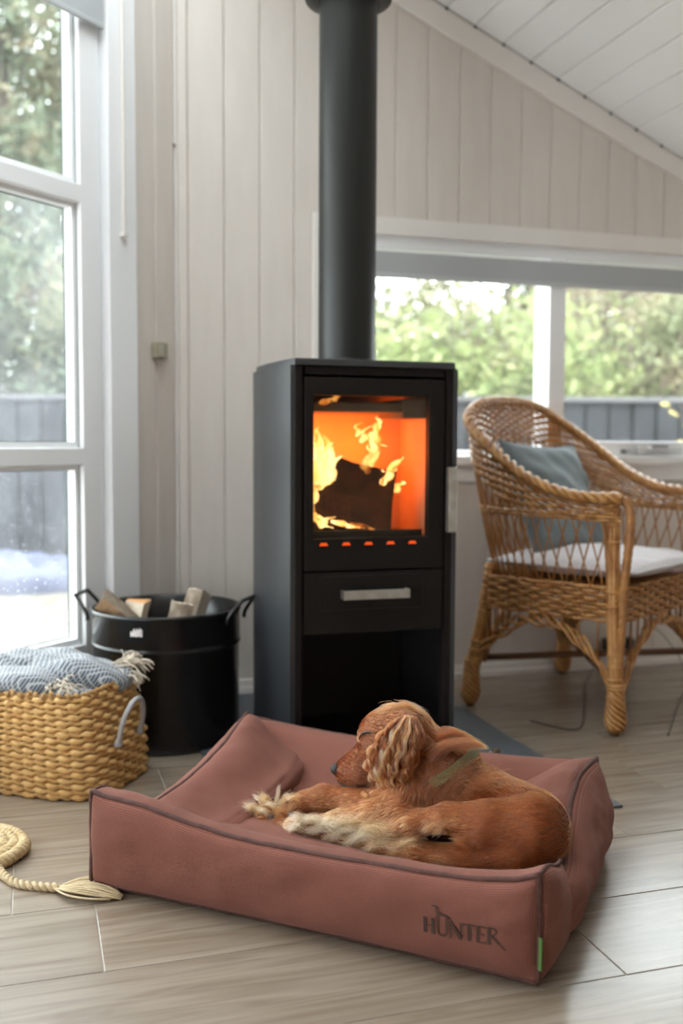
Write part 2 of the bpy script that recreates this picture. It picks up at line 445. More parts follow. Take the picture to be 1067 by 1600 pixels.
# small box on the slanted wall
pl_ = ob('wall_sensor', mesh_of('wall_sensor', *LW(box(-.122, -.070, 1.046, 1.094, .008, .030, .005)), mat('beige_plastic', (.31, .28, .20), .45)), label='small square beige box on the wall by the left window', cat='sensor')
mk('sensor_cap', LW(box(-.112, -.092, 1.052, 1.088, .029, .032, .001)), mat('beige_plastic_light', (.42, .39, .31), .45), pl_)
mk('nail', LW(box(-.018, -.011, 1.685, 1.692, .006, .014, .002)), mat('nail_brown', (.1, .06, .03), .5), wall_left)

# ---- ceiling boards running towards the camera
# a skylight is added here, out of view, for light from above
KX0, KX1, KY0, KY1 = -.57, .60, 1.10, 3.0
def slab(xa, xb, ya, yb):
    V = [(x_, y_, ceil_z(x_)+dz) for dz in (.02, .12) for x_, y_ in ((xb, yb), (xb, ya), (xa, ya), (xa, yb))]
    return V, [[0, 1, 2, 3], [7, 6, 5, 4], [0, 4, 5, 1], [2, 6, 7, 3], [1, 5, 6, 2], [0, 3, 7, 4]]
ceiling = mk('ceiling', join(slab(KX1, 3.3, -2.9, 3.2), slab(-.6, KX0, -2.9, 3.2), slab(KX0, KX1, -2.9, KY0), slab(KX0, KX1, KY1, 3.2), slab(-2.6, -.6001, -2.9, 3.2)), M_ceil, kind='structure', label='sloping white boarded ceiling', cat='ceiling')
x = 1.302-.1017*19
sl = math.hypot(.1017, .0451)-.003
def ceil_board(ya, yb):
    L, W = sl/2, (yb-ya)/2
    return mesh_of('ceiling_board', *xf(prism([(-L, -W), (L, -W), (L, W), (-L, W)], -.012, .0, .003), (0, 0, 0), (1, 0, 0), (0, 1, 0), (0, 0, -1)), M_ceil)
cbm = {k: ceil_board(*k) for k in ((-2.85, 3.105), (-2.85, KY0), (KY1, 3.105))}
while x < 3.25:
    xm = x+.0508
    for k in (((-2.85, KY0), (KY1, 3.105)) if KX0 < xm < KX1 else ((-2.85, 3.105),)):
        ob('ceiling_board', cbm[k], ceiling, loc=(xm, (k[0]+k[1])/2, ceil_z(xm)+.001), rot=(0, math.atan(.4435), 0))
    x += .1017
added_sky = ob('added_skylight', None, kind='structure', label='skylight added overhead out of view for top light', cat='window', loc=((KX0+KX1)/2, (KY0+KY1)/2, ceil_z((KX0+KX1)/2)))
kf = []
for xa, xb, ya, yb in ((KX0, KX0+.05, KY0, KY1), (KX1-.05, KX1, KY0, KY1), (KX0+.05, KX1-.05, KY0, KY0+.05), (KX0+.05, KX1-.05, KY1-.05, KY1)):
    v_, f_q = slab(xa, xb, ya, yb); kf.append((np.array(v_)-np.array(added_sky.location), f_q))
mk('frame', join(*kf), M_frame, added_sky)
v_, f_q = slab(KX0+.05, KX1-.05, KY0+.05, KY1-.05); v_ = np.array(v_)-np.array(added_sky.location); v_[:, 2] = np.where(np.arange(8) < 4, v_[:, 2]+.05, v_[:, 2]-.046)
mk('pane', (v_, f_q), M_glass, added_sky)
# small dark nail gaps where each ceiling groove meets the trim
gaps = []
for i in range(-9, 16):
    xx = 1.302+.1017*i
    gaps.append(xf(box(-.004, .004, -.003, .003, -.004, .003, .001), (xx, YW-.0205, ceil_z(xx)-.003), (1, 0, -.44), (0, 1, 0), (0, 0, 1)))
mk('groove_end', join(*gaps), mat('groove_dark', (.05, .045, .035), .9), ceiling)
# ---- the unseen rest of the room
mk('wall_right', box(3.2, 3.3, -2.9, 3.2, 0, 1.42), M_wall, kind='structure', label='low side wall out of view right', cat='wall')
mk('wall_rear', box(-2.6, 3.3, -2.9, -2.8, 0, 3.1), M_wall, kind='structure', label='rear wall behind the viewpoint', cat='wall')
mk('wall_west', join(box(-2.6, -2.5, -2.9, .5, 0, .05), box(-2.6, -2.5, -2.9, .5, 1.5, 2.25), box(-2.6, -2.5, -2.9, -1.5, .05, 1.5), box(-2.6, -2.5, .3, .5, .05, 1.5)), M_wall, kind='structure', label='side wall with a low opening added for light, out of view left', cat='wall')  # low opening added so ground-bounced daylight reaches the ceiling
# ================================================================== STOVE
M_steel = mat('anthracite_stove_steel', (0.024, 0.026, 0.029), 0.30, metal=0.0, bump=.015, bscale=260, spec=.8)
M_iron = mat('black_cast_iron', (0.011, 0.009, 0.0075), 0.6, var=(.015, .012, .0095), vscale=30, bump=.06, bscale=200, spec=.12)
M_dark = mat('matt_black_steel', (0.006, 0.006, 0.006), 0.6)
M_flue = mat('black_flue_enamel', (0.011, 0.0115, 0.010), 0.42, spec=.35, bump=.02, bscale=200)
M_chrome = mat('brushed_steel_handle', (0.62, 0.61, 0.58), 0.28, metal=.9, bump=.03, bscale=300, var=(.5, .48, .42), vscale=40)
SX, SY = .808, 2.34                          # middle of the stove front
stove = ob('wood_stove', None, loc=(SX, SY, 0), label='black freestanding wood stove with a fire burning behind its glass door', cat='stove')
ST = np.array([SX, SY, 0])
def sp(n, vf, m, parent=stove, **k): return mk(n, (np.asarray(vf[0], float)-ST, vf[1]), m, parent, **k)
def side_curve(sg, off=0.0):                 # plan of one curved side, front to back
    pts = [(.204, 0), (.214, .07), (.222, .15), (.228, .24), (.226, .32), (.20, .375)]
    return [(SX+sg*(a+off), SY+b) for a, b in catmull(pts, 14)[:, :2]] if False else [(SX+sg*(p[0]+off), SY+p[1]) for p in catmull([(a, b) for a, b in pts], 14)]
def wall_strip(pts, th, z0, z1, sg):
    """curved sheet of thickness th"""
    P = np.array(pts); T = np.gradient(P, axis=0); T /= np.linalg.norm(T, axis=1, keepdims=True)
    N = np.column_stack([-T[:, 1], T[:, 0]])*sg
    Q = P + N*th; n = len(P)
    V = np.concatenate([np.column_stack([P, np.full(n, z0)]), np.column_stack([P, np.full(n, z1)]), np.column_stack([Q, np.full(n, z0)]), np.column_stack([Q, np.full(n, z1)])])
    F = []
    for i in range(n-1):
        for a, b in ((0, 1), (1, 3), (3, 2), (2, 0)): F.append([a*n+i, a*n+i+1, b*n+i+1, b*n+i])
    F += [[0, n, 3*n, 2*n], [n-1, 3*n-1, 4*n-1, 2*n-1]]
    return V, F
for sg in (-1, 1):
    vf = wall_strip(side_curve(sg), .012, .004, .984, 1 if sg < 0 else -1)
    o = sp('side_panel', vf, M_steel, smooth=False)
sp('back_panel', box(SX-.20, SX+.20, SY+.355, SY+.37, .004, .984), M_dark)
outline = [(SX-.206, SY-.006), (SX+.206, SY-.006)] + [(a, b) for a, b in side_curve(1, .003)[1:]] + [(a, b) for a, b in side_curve(-1, .003)[::-1][:-1]]
sp('top_plate', xf(prism(outline, .984, 1.0, .002), (0, 0, 0), (1, 0, 0), (0, 1, 0), (0, 0, 1)), M_steel)
sp('base_plate', box(SX-.20, SX+.20, SY+.004, SY+.36, .004, .03, .002), M_dark)
for sg in (-1, 1):
    a, b = sorted((SX+sg*.204, SX+sg*.186)); sp('front_post', box(a, b, SY-.002, SY+.03, .004, .982, .003), M_iron)
sp('fascia', box(SX-.180, SX+.181, SY+.002, SY+.03, .9625, .982, .002), M_iron)
# door frame with the opening
gx0, gx1, gz0, gz1 = SX-.158, SX+.139, .566, .9135
dx0, dx1, dz0, dz1 = SX-.181, SX+.181, .487, .956
fr = join(box(dx0, gx0, SY-.004, SY+.022, dz0, dz1, .003), box(gx1, dx1, SY-.004, SY+.022, dz0, dz1, .003), box(gx0-.004, gx1+.004, SY-.004, SY+.022, gz1, dz1, .003), box(gx0-.004, gx1+.004, SY-.004, SY+.022, dz0, gz0, .003))
door = sp('door', fr, M_iron)
dm = lambda n, vf, m, **k: sp(n, vf, m, door, **k)
tg = NT('stove_door_glass')
a_ = tg.node('ShaderNodeBsdfTransparent'); a_.inputs[0].default_value = (1, .96, .90, 1); b_ = tg.node('ShaderNodeBsdfGlossy', Roughness=.05); f_ = tg.node('ShaderNodeFresnel', IOR=1.3); m_ = tg.node('ShaderNodeMixShader')
g_ = tg.node('ShaderNodeNewGeometry'); i_ = tg.node('ShaderNodeMath', operation='SUBTRACT'); i_.inputs[0].default_value = 1.0; x_ = tg.node('ShaderNodeMath', operation='MULTIPLY')
tg.link(g_.outputs['Backfacing'], i_.inputs[1]); tg.link(f_.outputs[0], x_.inputs[0]); tg.link(i_.outputs[0], x_.inputs[1]); tg.link(x_.outputs[0], m_.inputs[0]); tg.link(a_.outputs[0], m_.inputs[1]); tg.link(b_.outputs[0], m_.inputs[2]); tg.link(m_.outputs[0], tg.out.inputs[0])
dm('door_glass', box(gx0, gx1, SY+.012, SY+.016, gz0, gz1), tg.m)
dm('door_handle', join(box(SX+.183, SX+.207, SY-.030, SY-.008, .577, .740, .003), box(SX+.187, SX+.199, SY-.012, SY+.005, .70, .72, .002), box(SX+.187, SX+.199, SY-.012, SY+.005, .60, .62, .002)), M_chrome, label='polished steel bar handle')
# ash drawer front
dr = sp('ash_drawer', join(box(SX-.181, SX+.181, SY-.002, SY+.02, .331, .483, .002)), M_iron)
sp('drawer_panel', join(box(SX-.141, SX+.125, SY-.004, SY+.001, .391, .472, .0015)), M_iron, dr)
sp('drawer_gap', join(box(SX+.1255, SX+.1275, SY-.0028, SY, .391, .474), box(SX-.143, SX+.1275, SY-.0028, SY, .4725, .4745), box(SX-.143, SX+.1275, SY-.0028, SY, .3885, .3905)), M_dark, dr)
sp('drawer_handle', join(box(SX-.089, SX+.083, SY-.030, SY-.024, .417, .440, .0015), box(SX-.089, SX-.083, SY-.028, SY-.003, .418, .439, .001), box(SX+.077, SX+.083, SY-.028, SY-.003, .418, .439, .001)), M_chrome, dr, label='flat brushed steel pull')
# firebox
M_brick = mat('scorched_firebrick', (.60, .40, .27), .9, var=(.54, .34, .22), vscale=9, bump=.1, bscale=50)
M_soot = mat('sooty_baffle', (.10, .085, .07), .9, var=(.16, .12, .09), vscale=14)
fx0, fx1, fy1, fz0, fz1 = SX-.175, SX+.172, SY+.29, .56, .935
sp('firebox_back', box(fx0, fx1, fy1, fy1+.02, fz0, fz1), M_brick)
sp('firebox_side', box(fx0-.01, fx0, SY+.024, fy1, fz0, fz1), M_brick); sp('firebox_side', box(fx1, fx1+.01, SY+.024, fy1, fz0, fz1), M_brick)
sp('firebox_floor', box(fx0, fx1, SY+.024, fy1, .53, .562), M_soot)
sp('firebox_roof', box(fx0-.01, fx1+.01, SY+.024, fy1+.02, fz1, .95), M_soot)
sp('baffle', join(box(fx0, SX+.10, SY+.06, fy1, .876, .90, .003), box(SX+.09, fx1, SY+.05, fy1-.05, .862, .91, .003)), M_soot)
sp('log_retainer', join(box(gx0+.004, SX-.003, SY+.028, SY+.036, .558, .582, .002), box(SX+.003, gx1-.004, SY+.028, SY+.036, .558, .582, .002)), M_dark)
# five glowing air slots under the glass
M_glow = NT('glowing_air_slot'); e_ = M_glow.node('ShaderNodeEmission'); e_.inputs[0].default_value = (1, .10, .015, 1); e_.inputs[1].default_value = 1.0; M_glow.link(e_.outputs[0], M_glow.out.inputs[0]); M_glow = M_glow.m
for i in range(5):
    xx = SX-.134+.0575*i
    vf = xf(prism([(xx-.010, .549), (xx+.012, .549), (xx+.008, .556), (xx-.006, .556)], 0, .002), (0, SY-.0035, 0), (1, 0, 0), (0, 0, 1), (0, -1, 0))
    dm('air_slot', vf, M_glow)
# flue
fl = ob('flue_pipe', None, loc=(.800, 2.555, 1.0), label='tall matt black flue pipe rising from the stove top', cat='flue pipe')
mk('pipe', lathe([(.0755, 0), (.0755, .004), (.0750, .9), (.0750, 1.372)], 48), M_flue, fl, smooth=True)
mk('pipe_foot', lathe([(.0757, 0.0), (.0775, 0.001), (.0775, .014), (.0757, .016)], 48), M_flue, fl, smooth=True)
mk('collar_ring', lathe([(.076, .933), (.110, .933), (.112, .936), (.112, .943), (.110, .946), (.076, .946)], 48), M_flue, fl, smooth=True)
# hearth plate
hp = mk('hearth_plate', box(.405, 1.2325, 1.887, 3.09, .0004, .006, .002), mat('slate_grey_steel_plate', (.060, .067, .076), .48, var=(.07, .078, .088), vscale=6, bump=.05, bscale=150), label='dark slate-grey steel hearth plate under the stove', cat='hearth plate')
kn = ob('brass_fitting', None, loc=(1.128, 2.305, .0062), label='small dark brass fitting lying on the hearth plate', cat='fitting')
mk('body', xf(lathe([(0, 0), (.008, .001), (.010, .005), (.007, .010), (0, .011)], 14), (0, 0, 0), (1.2, .3, 0), (-.3, 1, 0), (0, 0, 1)), mat('dark_brass', (.10, .075, .03), .35, metal=.6), kn, smooth=True)
mk('tip', xf(box(-.009, .003, -.004, .004, 0, .005, .001), (-.012, -.004, 0), (1, 0, 0), (0, 1, 0), (0, 0, 1)), mat('bright_brass', (.75, .68, .5), .3, metal=.5), kn)
mk('ash_crumb', join(*[xf(lathe([(0, 0), (.003, .001), (.002, .003), (0, .0035)], 6), (x_, y_, .006), (1, 0, 0), (0, 1, 0), (0, 0, 1)) for x_, y_ in ((1.06, 2.21),)]), mat('white_ash', (.75, .75, .75), .9), label='tiny white ash crumb on the hearth plate', cat='ash')

# ---- the fire: charred logs, flames, fire light
M_char = mat('charred_wood', (.030, .013, .007), .95, var=(.085, .03, .011), vscale=18, bump=.5, bscale=35)
M_char2 = mat('charred_wood_dark', (.025, .012, .008), .95, var=(.06, .025, .012), vscale=26, bump=.5, bscale=45)
def split_log(L, R, a0, a1, seed, seg=14, nl=14):
    """wedge of a round log between angles a0..a1, along x, with rough surface"""
    g = np.random.default_rng(seed); th = np.linspace(a0, a1, seg)
    ring = [(0.0, 0.0)] + [(R*math.cos(t), R*math.sin(t)) for t in th]
    ring = np.array(ring); n = len(ring); V = []
    for i in range(nl):
        x = -L/2+L*i/(nl-1); r = ring*(1+.0*x)
        V.append(np.column_stack([np.full(n, x), r]))
    V = np.array(V); off = snoise(V.reshape(-1, 3), seed, 14, 3).reshape(nl, n)
    c = ring.mean(0); d = ring-c; d = d/np.maximum(np.linalg.norm(d, axis=1, keepdims=True), 1e-6)
    V[:, :, 1:] += off[..., None]*d*R*.09
    V[0, :, 0] += g.normal(0, .003, n); V[-1, :, 0] += g.normal(0, .003, n)
    F = []
    for i in range(nl-1):
        for j in range(n): F.append([i*n+j, (i+1)*n+j, (i+1)*n+(j+1) % n, i*n+(j+1) % n])
    F.append(list(range(n))); F.append([(nl-1)*n+j for j in range(n)][::-1])
    return V.reshape(-1, 3), F
def rot(rx=0, ry=0, rz=0):
    return np.array(Matrix.Rotation(rz, 3, 'Z') @ Matrix.Rotation(ry, 3, 'Y') @ Matrix.Rotation(rx, 3, 'X'))
def place(vf, R, o): return np.asarray(vf[0])@R.T + np.asarray(o, float), vf[1]
LG = np.array([SX-.028, SY+.10, .664])
burn = mk('burning_log', place(split_log(.215, .094, -.75*PI, .30*PI, 3, 18), rot(.2, .20, -.12), (0, 0, 0)), M_char, loc=LG, label='large charred log burning behind the glass of the stove', cat='log')
mk('burning_log', place(split_log(.20, .05, 0, PI, 5), rot(.4, -.12, .5), (0, 0, 0)), M_char2, loc=(SX-.09, SY+.20, .60), label='smaller charred log at the back of the fire, behind the large one', cat='log')
mk('burning_log', place(split_log(.16, .035, -.2, 1.15*PI, 8), rot(.1, -.1, .9), (0, 0, 0)), M_char2, loc=(SX-.135, SY+.10, .585), label='low charred log in flames at the left corner of the fire', cat='log')

def flame_mat(name, c0, c1, strength, dens=1.0):
    t = NT(name)
    em = t.node('ShaderNodeEmission'); em.inputs[1].default_value = strength
    tr = t.node('ShaderNodeBsdfTransparent')
    lw = t.node('ShaderNodeLayerWeight', Blend=.5)
    tc = t.node('ShaderNodeTexCoord')
    mp = t.node('ShaderNodeMapping'); mp.inputs['Scale'].default_value = (26, 26, 9); t.link(tc.outputs['Object'], mp.inputs[0])
    nz = t.node('ShaderNodeTexNoise', Scale=1.0, Detail=4.0, Distortion=1.0); t.link(mp.outputs[0], nz.inputs['Vector'])
    cr = t.node('ShaderNodeValToRGB'); cr.color_ramp.elements[0].position = .35; cr.color_ramp.elements[1].position = .62
    cr.color_ramp.elements[0].color = (*c0, 1); cr.color_ramp.elements[1].color = (*c1, 1)
    t.link(nz.outputs[0], cr.inputs[0]); t.link(cr.outputs[0], em.inputs[0])
    a = t.node('ShaderNodeMath', operation='SUBTRACT'); a.inputs[0].default_value = 1.0; t.link(lw.outputs['Facing'], a.inputs[1])
    mr = t.node('ShaderNodeMapRange'); mr.inputs['From Min'].default_value = .30; mr.inputs['From Max'].default_value = .66; mr.inputs['To Max'].default_value = 1
    t.link(nz.outputs[0], mr.inputs[0])
    mu = t.node('ShaderNodeMath', operation='MULTIPLY'); t.link(a.outputs[0], mu.inputs[0]); t.link(mr.outputs[0], mu.inputs[1])
    m2 = t.node('ShaderNodeMath', operation='MULTIPLY', use_clamp=True); m2.inputs[1].default_value = dens; t.link(mu.outputs[0], m2.inputs[0])
    mx = t.node('ShaderNodeMixShader'); t.link(m2.outputs[0], mx.inputs[0]); t.link(tr.outputs[0], mx.inputs[1]); t.link(em.outputs[0], mx.inputs[2])
    t.link(mx.outputs[0], t.out.inputs[0])
    return t.m
M_fl1 = flame_mat('yellow_flame', (1.0, .34, .04), (1.0, .74, .30), 2.6, 1.6)
M_fl2 = flame_mat('orange_flame', (1.0, .20, .02), (1.0, .50, .12), 1.1, .9)
def tongue(base, top, r, seed, k=10, n=18, wig=.012):
    """one flame tongue: a wavering tapered tube"""
    g = np.random.default_rng(seed); b = np.array(base, float); t = np.array(top, float)
    u = np.linspace(0, 1, n); P = b+(t-b)*u[:, None]
    ph = g.random(3)*6.28; f = 1.2+g.random(3)*1.2
    P[:, 0] += wig*u*np.sin(ph[0]+f[0]*u*6.28); P[:, 1] += .5*wig*u*np.sin(ph[1]+f[1]*u*6.28)
    rad = r*np.interp(u, [0, .12, .35, .7, .9, 1], [.45, .85, 1.0, .62, .25, .03])*(1+.18*np.sin(ph[2]+u*17))
    return tube(P, rad, k, flat=(1.0, .6), cap=False)
FX = lambda x, z, y=.12: (SX+x, SY+y, z)
fls = [
    [FX(-.150, .66, .15), FX(-.110, .84, .15), .036, 1], [FX(-.118, .68, .10), FX(-.130, .80, .10), .030, 1], [FX(-.090, .69, .12), FX(-.085, .82, .13), .024, 1], [FX(-.150, .62, .08), FX(-.145, .74, .08), .022, 1], [FX(-.10, .70, .13), FX(-.055, .765, .13), .020, 1], [FX(.055, .69, .11), FX(.10, .755, .11), .012, 1], [FX(.02, .71, .13), FX(.022, .79, .13), .014, 2],  # (base, top, radius, material, seed)
    [FX(-.135, .60, .17), FX(-.142, .86, .17), .030, 1], [FX(-.10, .60, .20), FX(-.095, .835, .20), .030, 1], [FX(-.15, .66, .12), FX(-.120, .80, .13), .026, 1],
    [FX(-.15, .70, .10), FX(-.150, .855, .10), .018, 1], [FX(-.085, .68, .19), FX(-.06, .80, .19), .024, 1], [FX(-.125, .70, .19), FX(-.105, .79, .15), .034, 1],
    [FX(-.03, .72, .16), FX(-.065, .785, .16), .014, 2], [FX(-.005, .70, .15), FX(-.045, .775, .15), .012, 2],
    [FX(.02, .70, .14), FX(.035, .795, .14), .013, 1], [FX(.035, .70, .15), FX(.055, .86, .15), .013, 1], [FX(.05, .70, .14), FX(.045, .80, .14), .012, 2],
    [FX(.07, .69, .14), FX(.115, .765, .14), .011, 1], [FX(.085, .68, .13), FX(.09, .735, .13), .013, 1], [FX(.055, .68, .13), FX(.06, .74, .13), .013, 1], [FX(.10, .67, .13), FX(.118, .70, .13), .009, 1],
    [FX(.012, .80, .15), FX(.03, .845, .15), .010, 1], [FX(.035, .825, .15), FX(.078, .79, .15), .010, 1], [FX(.05, .82, .15), FX(.062, .868, .15), .009, 1], [FX(.0, .815, .15), FX(.005, .855, .15), .008, 1],
    [FX(-.15, .585, .06), FX(-.09, .615, .06), .012, 1], [FX(-.145, .625, .06), FX(-.10, .585, .06), .010, 1], [FX(-.10, .605, .045), FX(-.02, .585, .045), .007, 1], [FX(-.15, .60, .05), FX(-.152, .64, .05), .012, 2], [FX(-.05, .598, .05), FX(.03, .58, .05), .006, 2],
    [FX(-.13, .895, .05), FX(-.09, .908, .05), .008, 2], [FX(-.09, .90, .05), FX(-.085, .925, .05), .009, 2],
]
FO = np.array([SX, SY+.12, .58])
fire = ob('fire', None, loc=FO, label='orange and yellow flames licking round the logs inside the stove', cat='fire')
for i, (b, t, r, k_) in enumerate(fls):
    mm = M_fl1 if k_ == 1 else M_fl2
    base = np.array(b)
    mk('flame', (np.asarray((v := tongue(b, t, r, 100+i))[0])-FO, v[1]), mm, fire, smooth=True)
def fire_light(loc, w, r):
    l = bpy.data.lights.new('fire_light', 'POINT'); l.energy = w; l.color = (1.0, .17, .016); l.shadow_soft_size = r
    o = bpy.data.objects.new('fire_light', l); o.location = loc; COL.objects.link(o)
fire_light((SX-.085, SY+.215, .79), 1.35, .05); fire_light((SX+.045, SY+.19, .78), 1.9, .05)
# ================================================================== BUCKET with firewood
M_enamel = mat('black_enamel', (0.006, 0.006, 0.006), 0.26, spec=.4, coat=.1)
BKT = np.array([.344, 2.719, 0])
bk = ob('fire_bucket', None, loc=BKT, label='large round black metal bucket for firewood by the window', cat='bucket')
R_ = .197
prof = [(0, .006), (R_-.022, .006), (R_-.016, .0), (R_-.006, .004), (R_-.003, .02), (R_-.003, .255), (R_-.001, .259), (R_+.002, .262), (R_+.002, .268), (R_-.001, .272), (R_, .275), (R_, .345), (R_+.004, .350), (R_+.004, .356), (R_, .359), (R_-.005, .356), (R_-.005, .27), (R_-.009, .02), (R_-.02, .012), (0, .012)]
mk('tub', lathe(prof, 72), M_enamel, bk, smooth=True)
for ang, nm in ((math.radians(158), 'handle'), (math.radians(-32), 'handle')):
    c, s = math.cos(ang), math.sin(ang); rad = np.array([c, s, 0]); tan = np.array([-s, c, 0])
    P = [rad*(R_+.002)-tan*.062+UPZ*.325, rad*(R_+.006)-tan*.062+UPZ*.345, rad*(R_+.036)-tan*.048+UPZ*.385, rad*(R_+.04)-tan*.04+UPZ*.388, rad*(R_+.04)+tan*.04+UPZ*.388, rad*(R_+.036)+tan*.048+UPZ*.385, rad*(R_+.006)+tan*.062+UPZ*.345, rad*(R_+.002)+tan*.062+UPZ*.325]
    mk(nm, tube(catmull(P, 40), .0052, 10), M_enamel, bk, smooth=True)
# torn paper label on the band
av = math.atan2(-BKT[1], -BKT[0]-.0)
lab_v, lab_f = [], []
n_ = 12
a0 = math.radians(-124.5); a1 = math.radians(-115)
for i in range(n_+1):
    a = a0+(a1-a0)*i/n_; top = .326+(.004*math.sin(i*2.1)-.006*(i < 3))+.003*(i/n_); bot = .309-.001*math.sin(i*1.3)
    lab_v += [((R_+.0012)*math.cos(a), (R_+.0012)*math.sin(a), bot), ((R_+.0012)*math.cos(a), (R_+.0012)*math.sin(a), top)]
for i in range(n_): lab_f.append([2*i, 2*i+2, 2*i+3, 2*i+1])
mk('torn_label', (lab_v, lab_f), mat('dirty_white_paper', (.62, .58, .56), .8, var=(.35, .3, .3), vscale=60), bk, label='torn remains of a white paper label')

def wood_mat(name, c0, c1):
    return mat(name, c0, .75, var=c1, vscale=5, stretch=(3, 22, 22), bump=.25, bscale=12)
M_birch = wood_mat('pale_split_birch', (.66, .58, .47), (.55, .44, .32))
M_pine = wood_mat('orange_split_pine', (.52, .22, .08), (.62, .36, .16))
M_brown = wood_mat('weathered_brown_wood', (.22, .12, .06), (.30, .18, .09))
M_bark = mat('rough_bark', (.13, .09, .06), .9, var=(.25, .2, .15), vscale=30, bump=.6, bscale=40)
def firewood(loc, L, R, a0, a1, R3, seed, m_face, m_end, label):
    vf = split_log(L, R, a0, a1, seed, 10, 8); n = 11
    me = mesh_of('firewood_log', *place(vf, R3, (0, 0, 0)), m_face); me.materials.append(M_bark); me.materials.append(m_end)
    for p in me.polygons:
        vs = list(p.vertices)
        if len(vs) > 4: p.material_index = 2
        elif all(v % n != 0 for v in vs): p.material_index = 1
    return ob('firewood_log', me, loc=loc, label=label, cat='log', group='logs in the bucket')
bx_, by_ = BKT[0], BKT[1]
firewood((bx_-.115, by_-.048, .300), .20, .062, -.35, .75, rot(1.3, -.62, 2.75), 21, M_brown, M_pine, 'brown split log leaning on the left rim of the black bucket')
firewood((bx_-.088, by_-.083, .292), .17, .060, -.4, .7, rot(.4, -1.35, -.4), 22, M_birch, M_pine, 'orange-faced split log standing beside the brown one in the bucket')
firewood((bx_+.035, by_-.085, .275), .20, .058, -.5, .8, rot(2.0, -1.35, .3), 23, M_birch, M_birch, 'pale square-ended split log at the right side of the bucket')
firewood((bx_+.085, by_-.040, .285), .21, .064, -.2, 1.1, rot(.8, -1.15, .7), 24, M_birch, M_birch, 'pale split log with dark bark edge, rightmost in the bucket')
firewood((bx_-.03, by_+.02, .085), .24, .07, -.3, 1.1, rot(.3, -.2, .4), 25, M_brown, M_birch, 'split log lying at the bottom of the bucket beneath the others')
firewood((bx_+.02, by_-.05, .16), .26, .07, .1, 1.5, rot(.1, .15, -.3), 26, M_brown, M_birch, 'split log lying across the middle of the bucket under the pale ones')

# ================================================================== BASKET with throw
M_straw = mat('golden_seagrass', (.50, .27, .085), .7, var=(.60, .38, .15), vscale=40, bump=.4, bscale=120, stretch=(1, 1, 3))
M_straw_in = mat('seagrass_inside', (.40, .24, .09), .85)
bu = np.array([-.818, .575, 0]); bu /= np.linalg.norm(bu); bv = np.array([.575, .818, 0]); bv /= np.linalg.norm(bv)   # bu: towards the frame's left, bv: into the room depth
BCN = np.array([.200, 2.352, 0]) + bu*.235           # middle of the basket
BL_, BW_ = .235, .150                                # half length, half width at the belly
def basket_pt(th, z, off=0.0):
    hz = z/.235
    k = np.interp(hz, [0, .05, .40, 1.0], [.975, 1.0, .985, .87])
    a, b = BL_*k+off, BW_*k+off; p = 2/5.0
    c, s = np.cos(th), np.sin(th)
    x = a*np.sign(c)*np.abs(c)**p; y = b*np.sign(s)*np.abs(s)**p
    return x, y
bs = ob('seagrass_basket', None, loc=BCN, label='golden woven seagrass basket holding a blue-grey throw', cat='basket')
def rim_z(x, y): return .228 + .012*((y+BW_)/(2*BW_)) - .012*((x+BL_)/(2*BL_))
# arc-length parametrised outline
th_ = np.linspace(0, 2*PI, 4001); xx_, yy_ = basket_pt(th_, .1); ds = np.hypot(np.diff(xx_), np.diff(yy_)); cs = np.concatenate([[0], np.cumsum(ds)]); PER = cs[-1]
def th_of(u): return np.interp((u % 1)*PER, cs, th_)
NS = 46; rows_n = 18
wv = []
for r_i in range(rows_n):
    n = NS*10; u = np.arange(n)/n; t = th_of(u); zf = (r_i+.55)/rows_n
    z0 = zf*.226
    wob = .5+.5*np.cos(PI*(u*NS+ r_i))*1.0
    wob = np.cos(PI*(u*NS*1.0+r_i))
    x, y = basket_pt(t, z0); zz = zf*rim_z(x, y)
    off = .0040*wob
    x, y = basket_pt(t, z0, 0); nx, ny = np.gradient(y), -np.gradient(x); l = np.hypot(nx, ny)+1e-9
    jit = snoise(np.column_stack([x*20, y*20, np.full(n, r_i*3.1)]), 5, .6)*.0010
    P = np.column_stack([x+nx/l*off, y+ny/l*off, zz+jit+.0016*np.sin(PI*(u*NS+r_i)*2)])
    rad = .0080*(.60+.40*np.abs(wob)**.7)
    wv.append(tube(P, rad, 7, closed=True))
mk('woven_wall', join(*wv), M_straw, bs, smooth=True, kind='stuff')
# rim braid
n = 700; u = np.arange(n)/n
for ph in (0, PI):
    x, y = basket_pt(th_of(u), .23); zr = rim_z(x, y)
    a = u*PER/.03*2*PI/2+ph; a = np.round(PER/.022)*PI*2*u/2+ph
    nx, ny = np.gradient(y), -np.gradient(x); l = np.hypot(nx, ny)+1e-9
    P = np.column_stack([x+nx/l*.0045*np.cos(a*2), y+ny/l*.0045*np.cos(a*2), zr+.002+.0035*np.sin(a*2)])
    mk('rim_braid', tube(P, .0052, 6, closed=True), M_straw, bs, smooth=True)
n = 120; zz = np.linspace(.002, .222, 8)
lin = np.array([[(*basket_pt(th_of(i/n), z, -.008), z) for z in zz] for i in range(n)], float)
V = lin.reshape(-1, 3); F = grid_faces(n, 8, True).tolist(); F.append([i*8 for i in range(n)])
mk('lining', (V, F), M_straw_in, bs, smooth=True)
# loose straw splints sticking up at the rim
sp_ = []
for i in range(9):
    th = th_of(.635+.012*i); x, y = basket_pt(th, .23, -.002); z = rim_z(x, y)
    sp_.append(xf(box(-.005, .005, -.0008, .0008, -.006, .010+.004*math.sin(i*1.7)), (x, y, z), (*(bu[:2]*0), 0) if False else (1, 0, 0), (0, 1, 0), (0.25*math.sin(i), 0, 1)))
mk('loose_splints', join(*sp_), M_straw, bs)
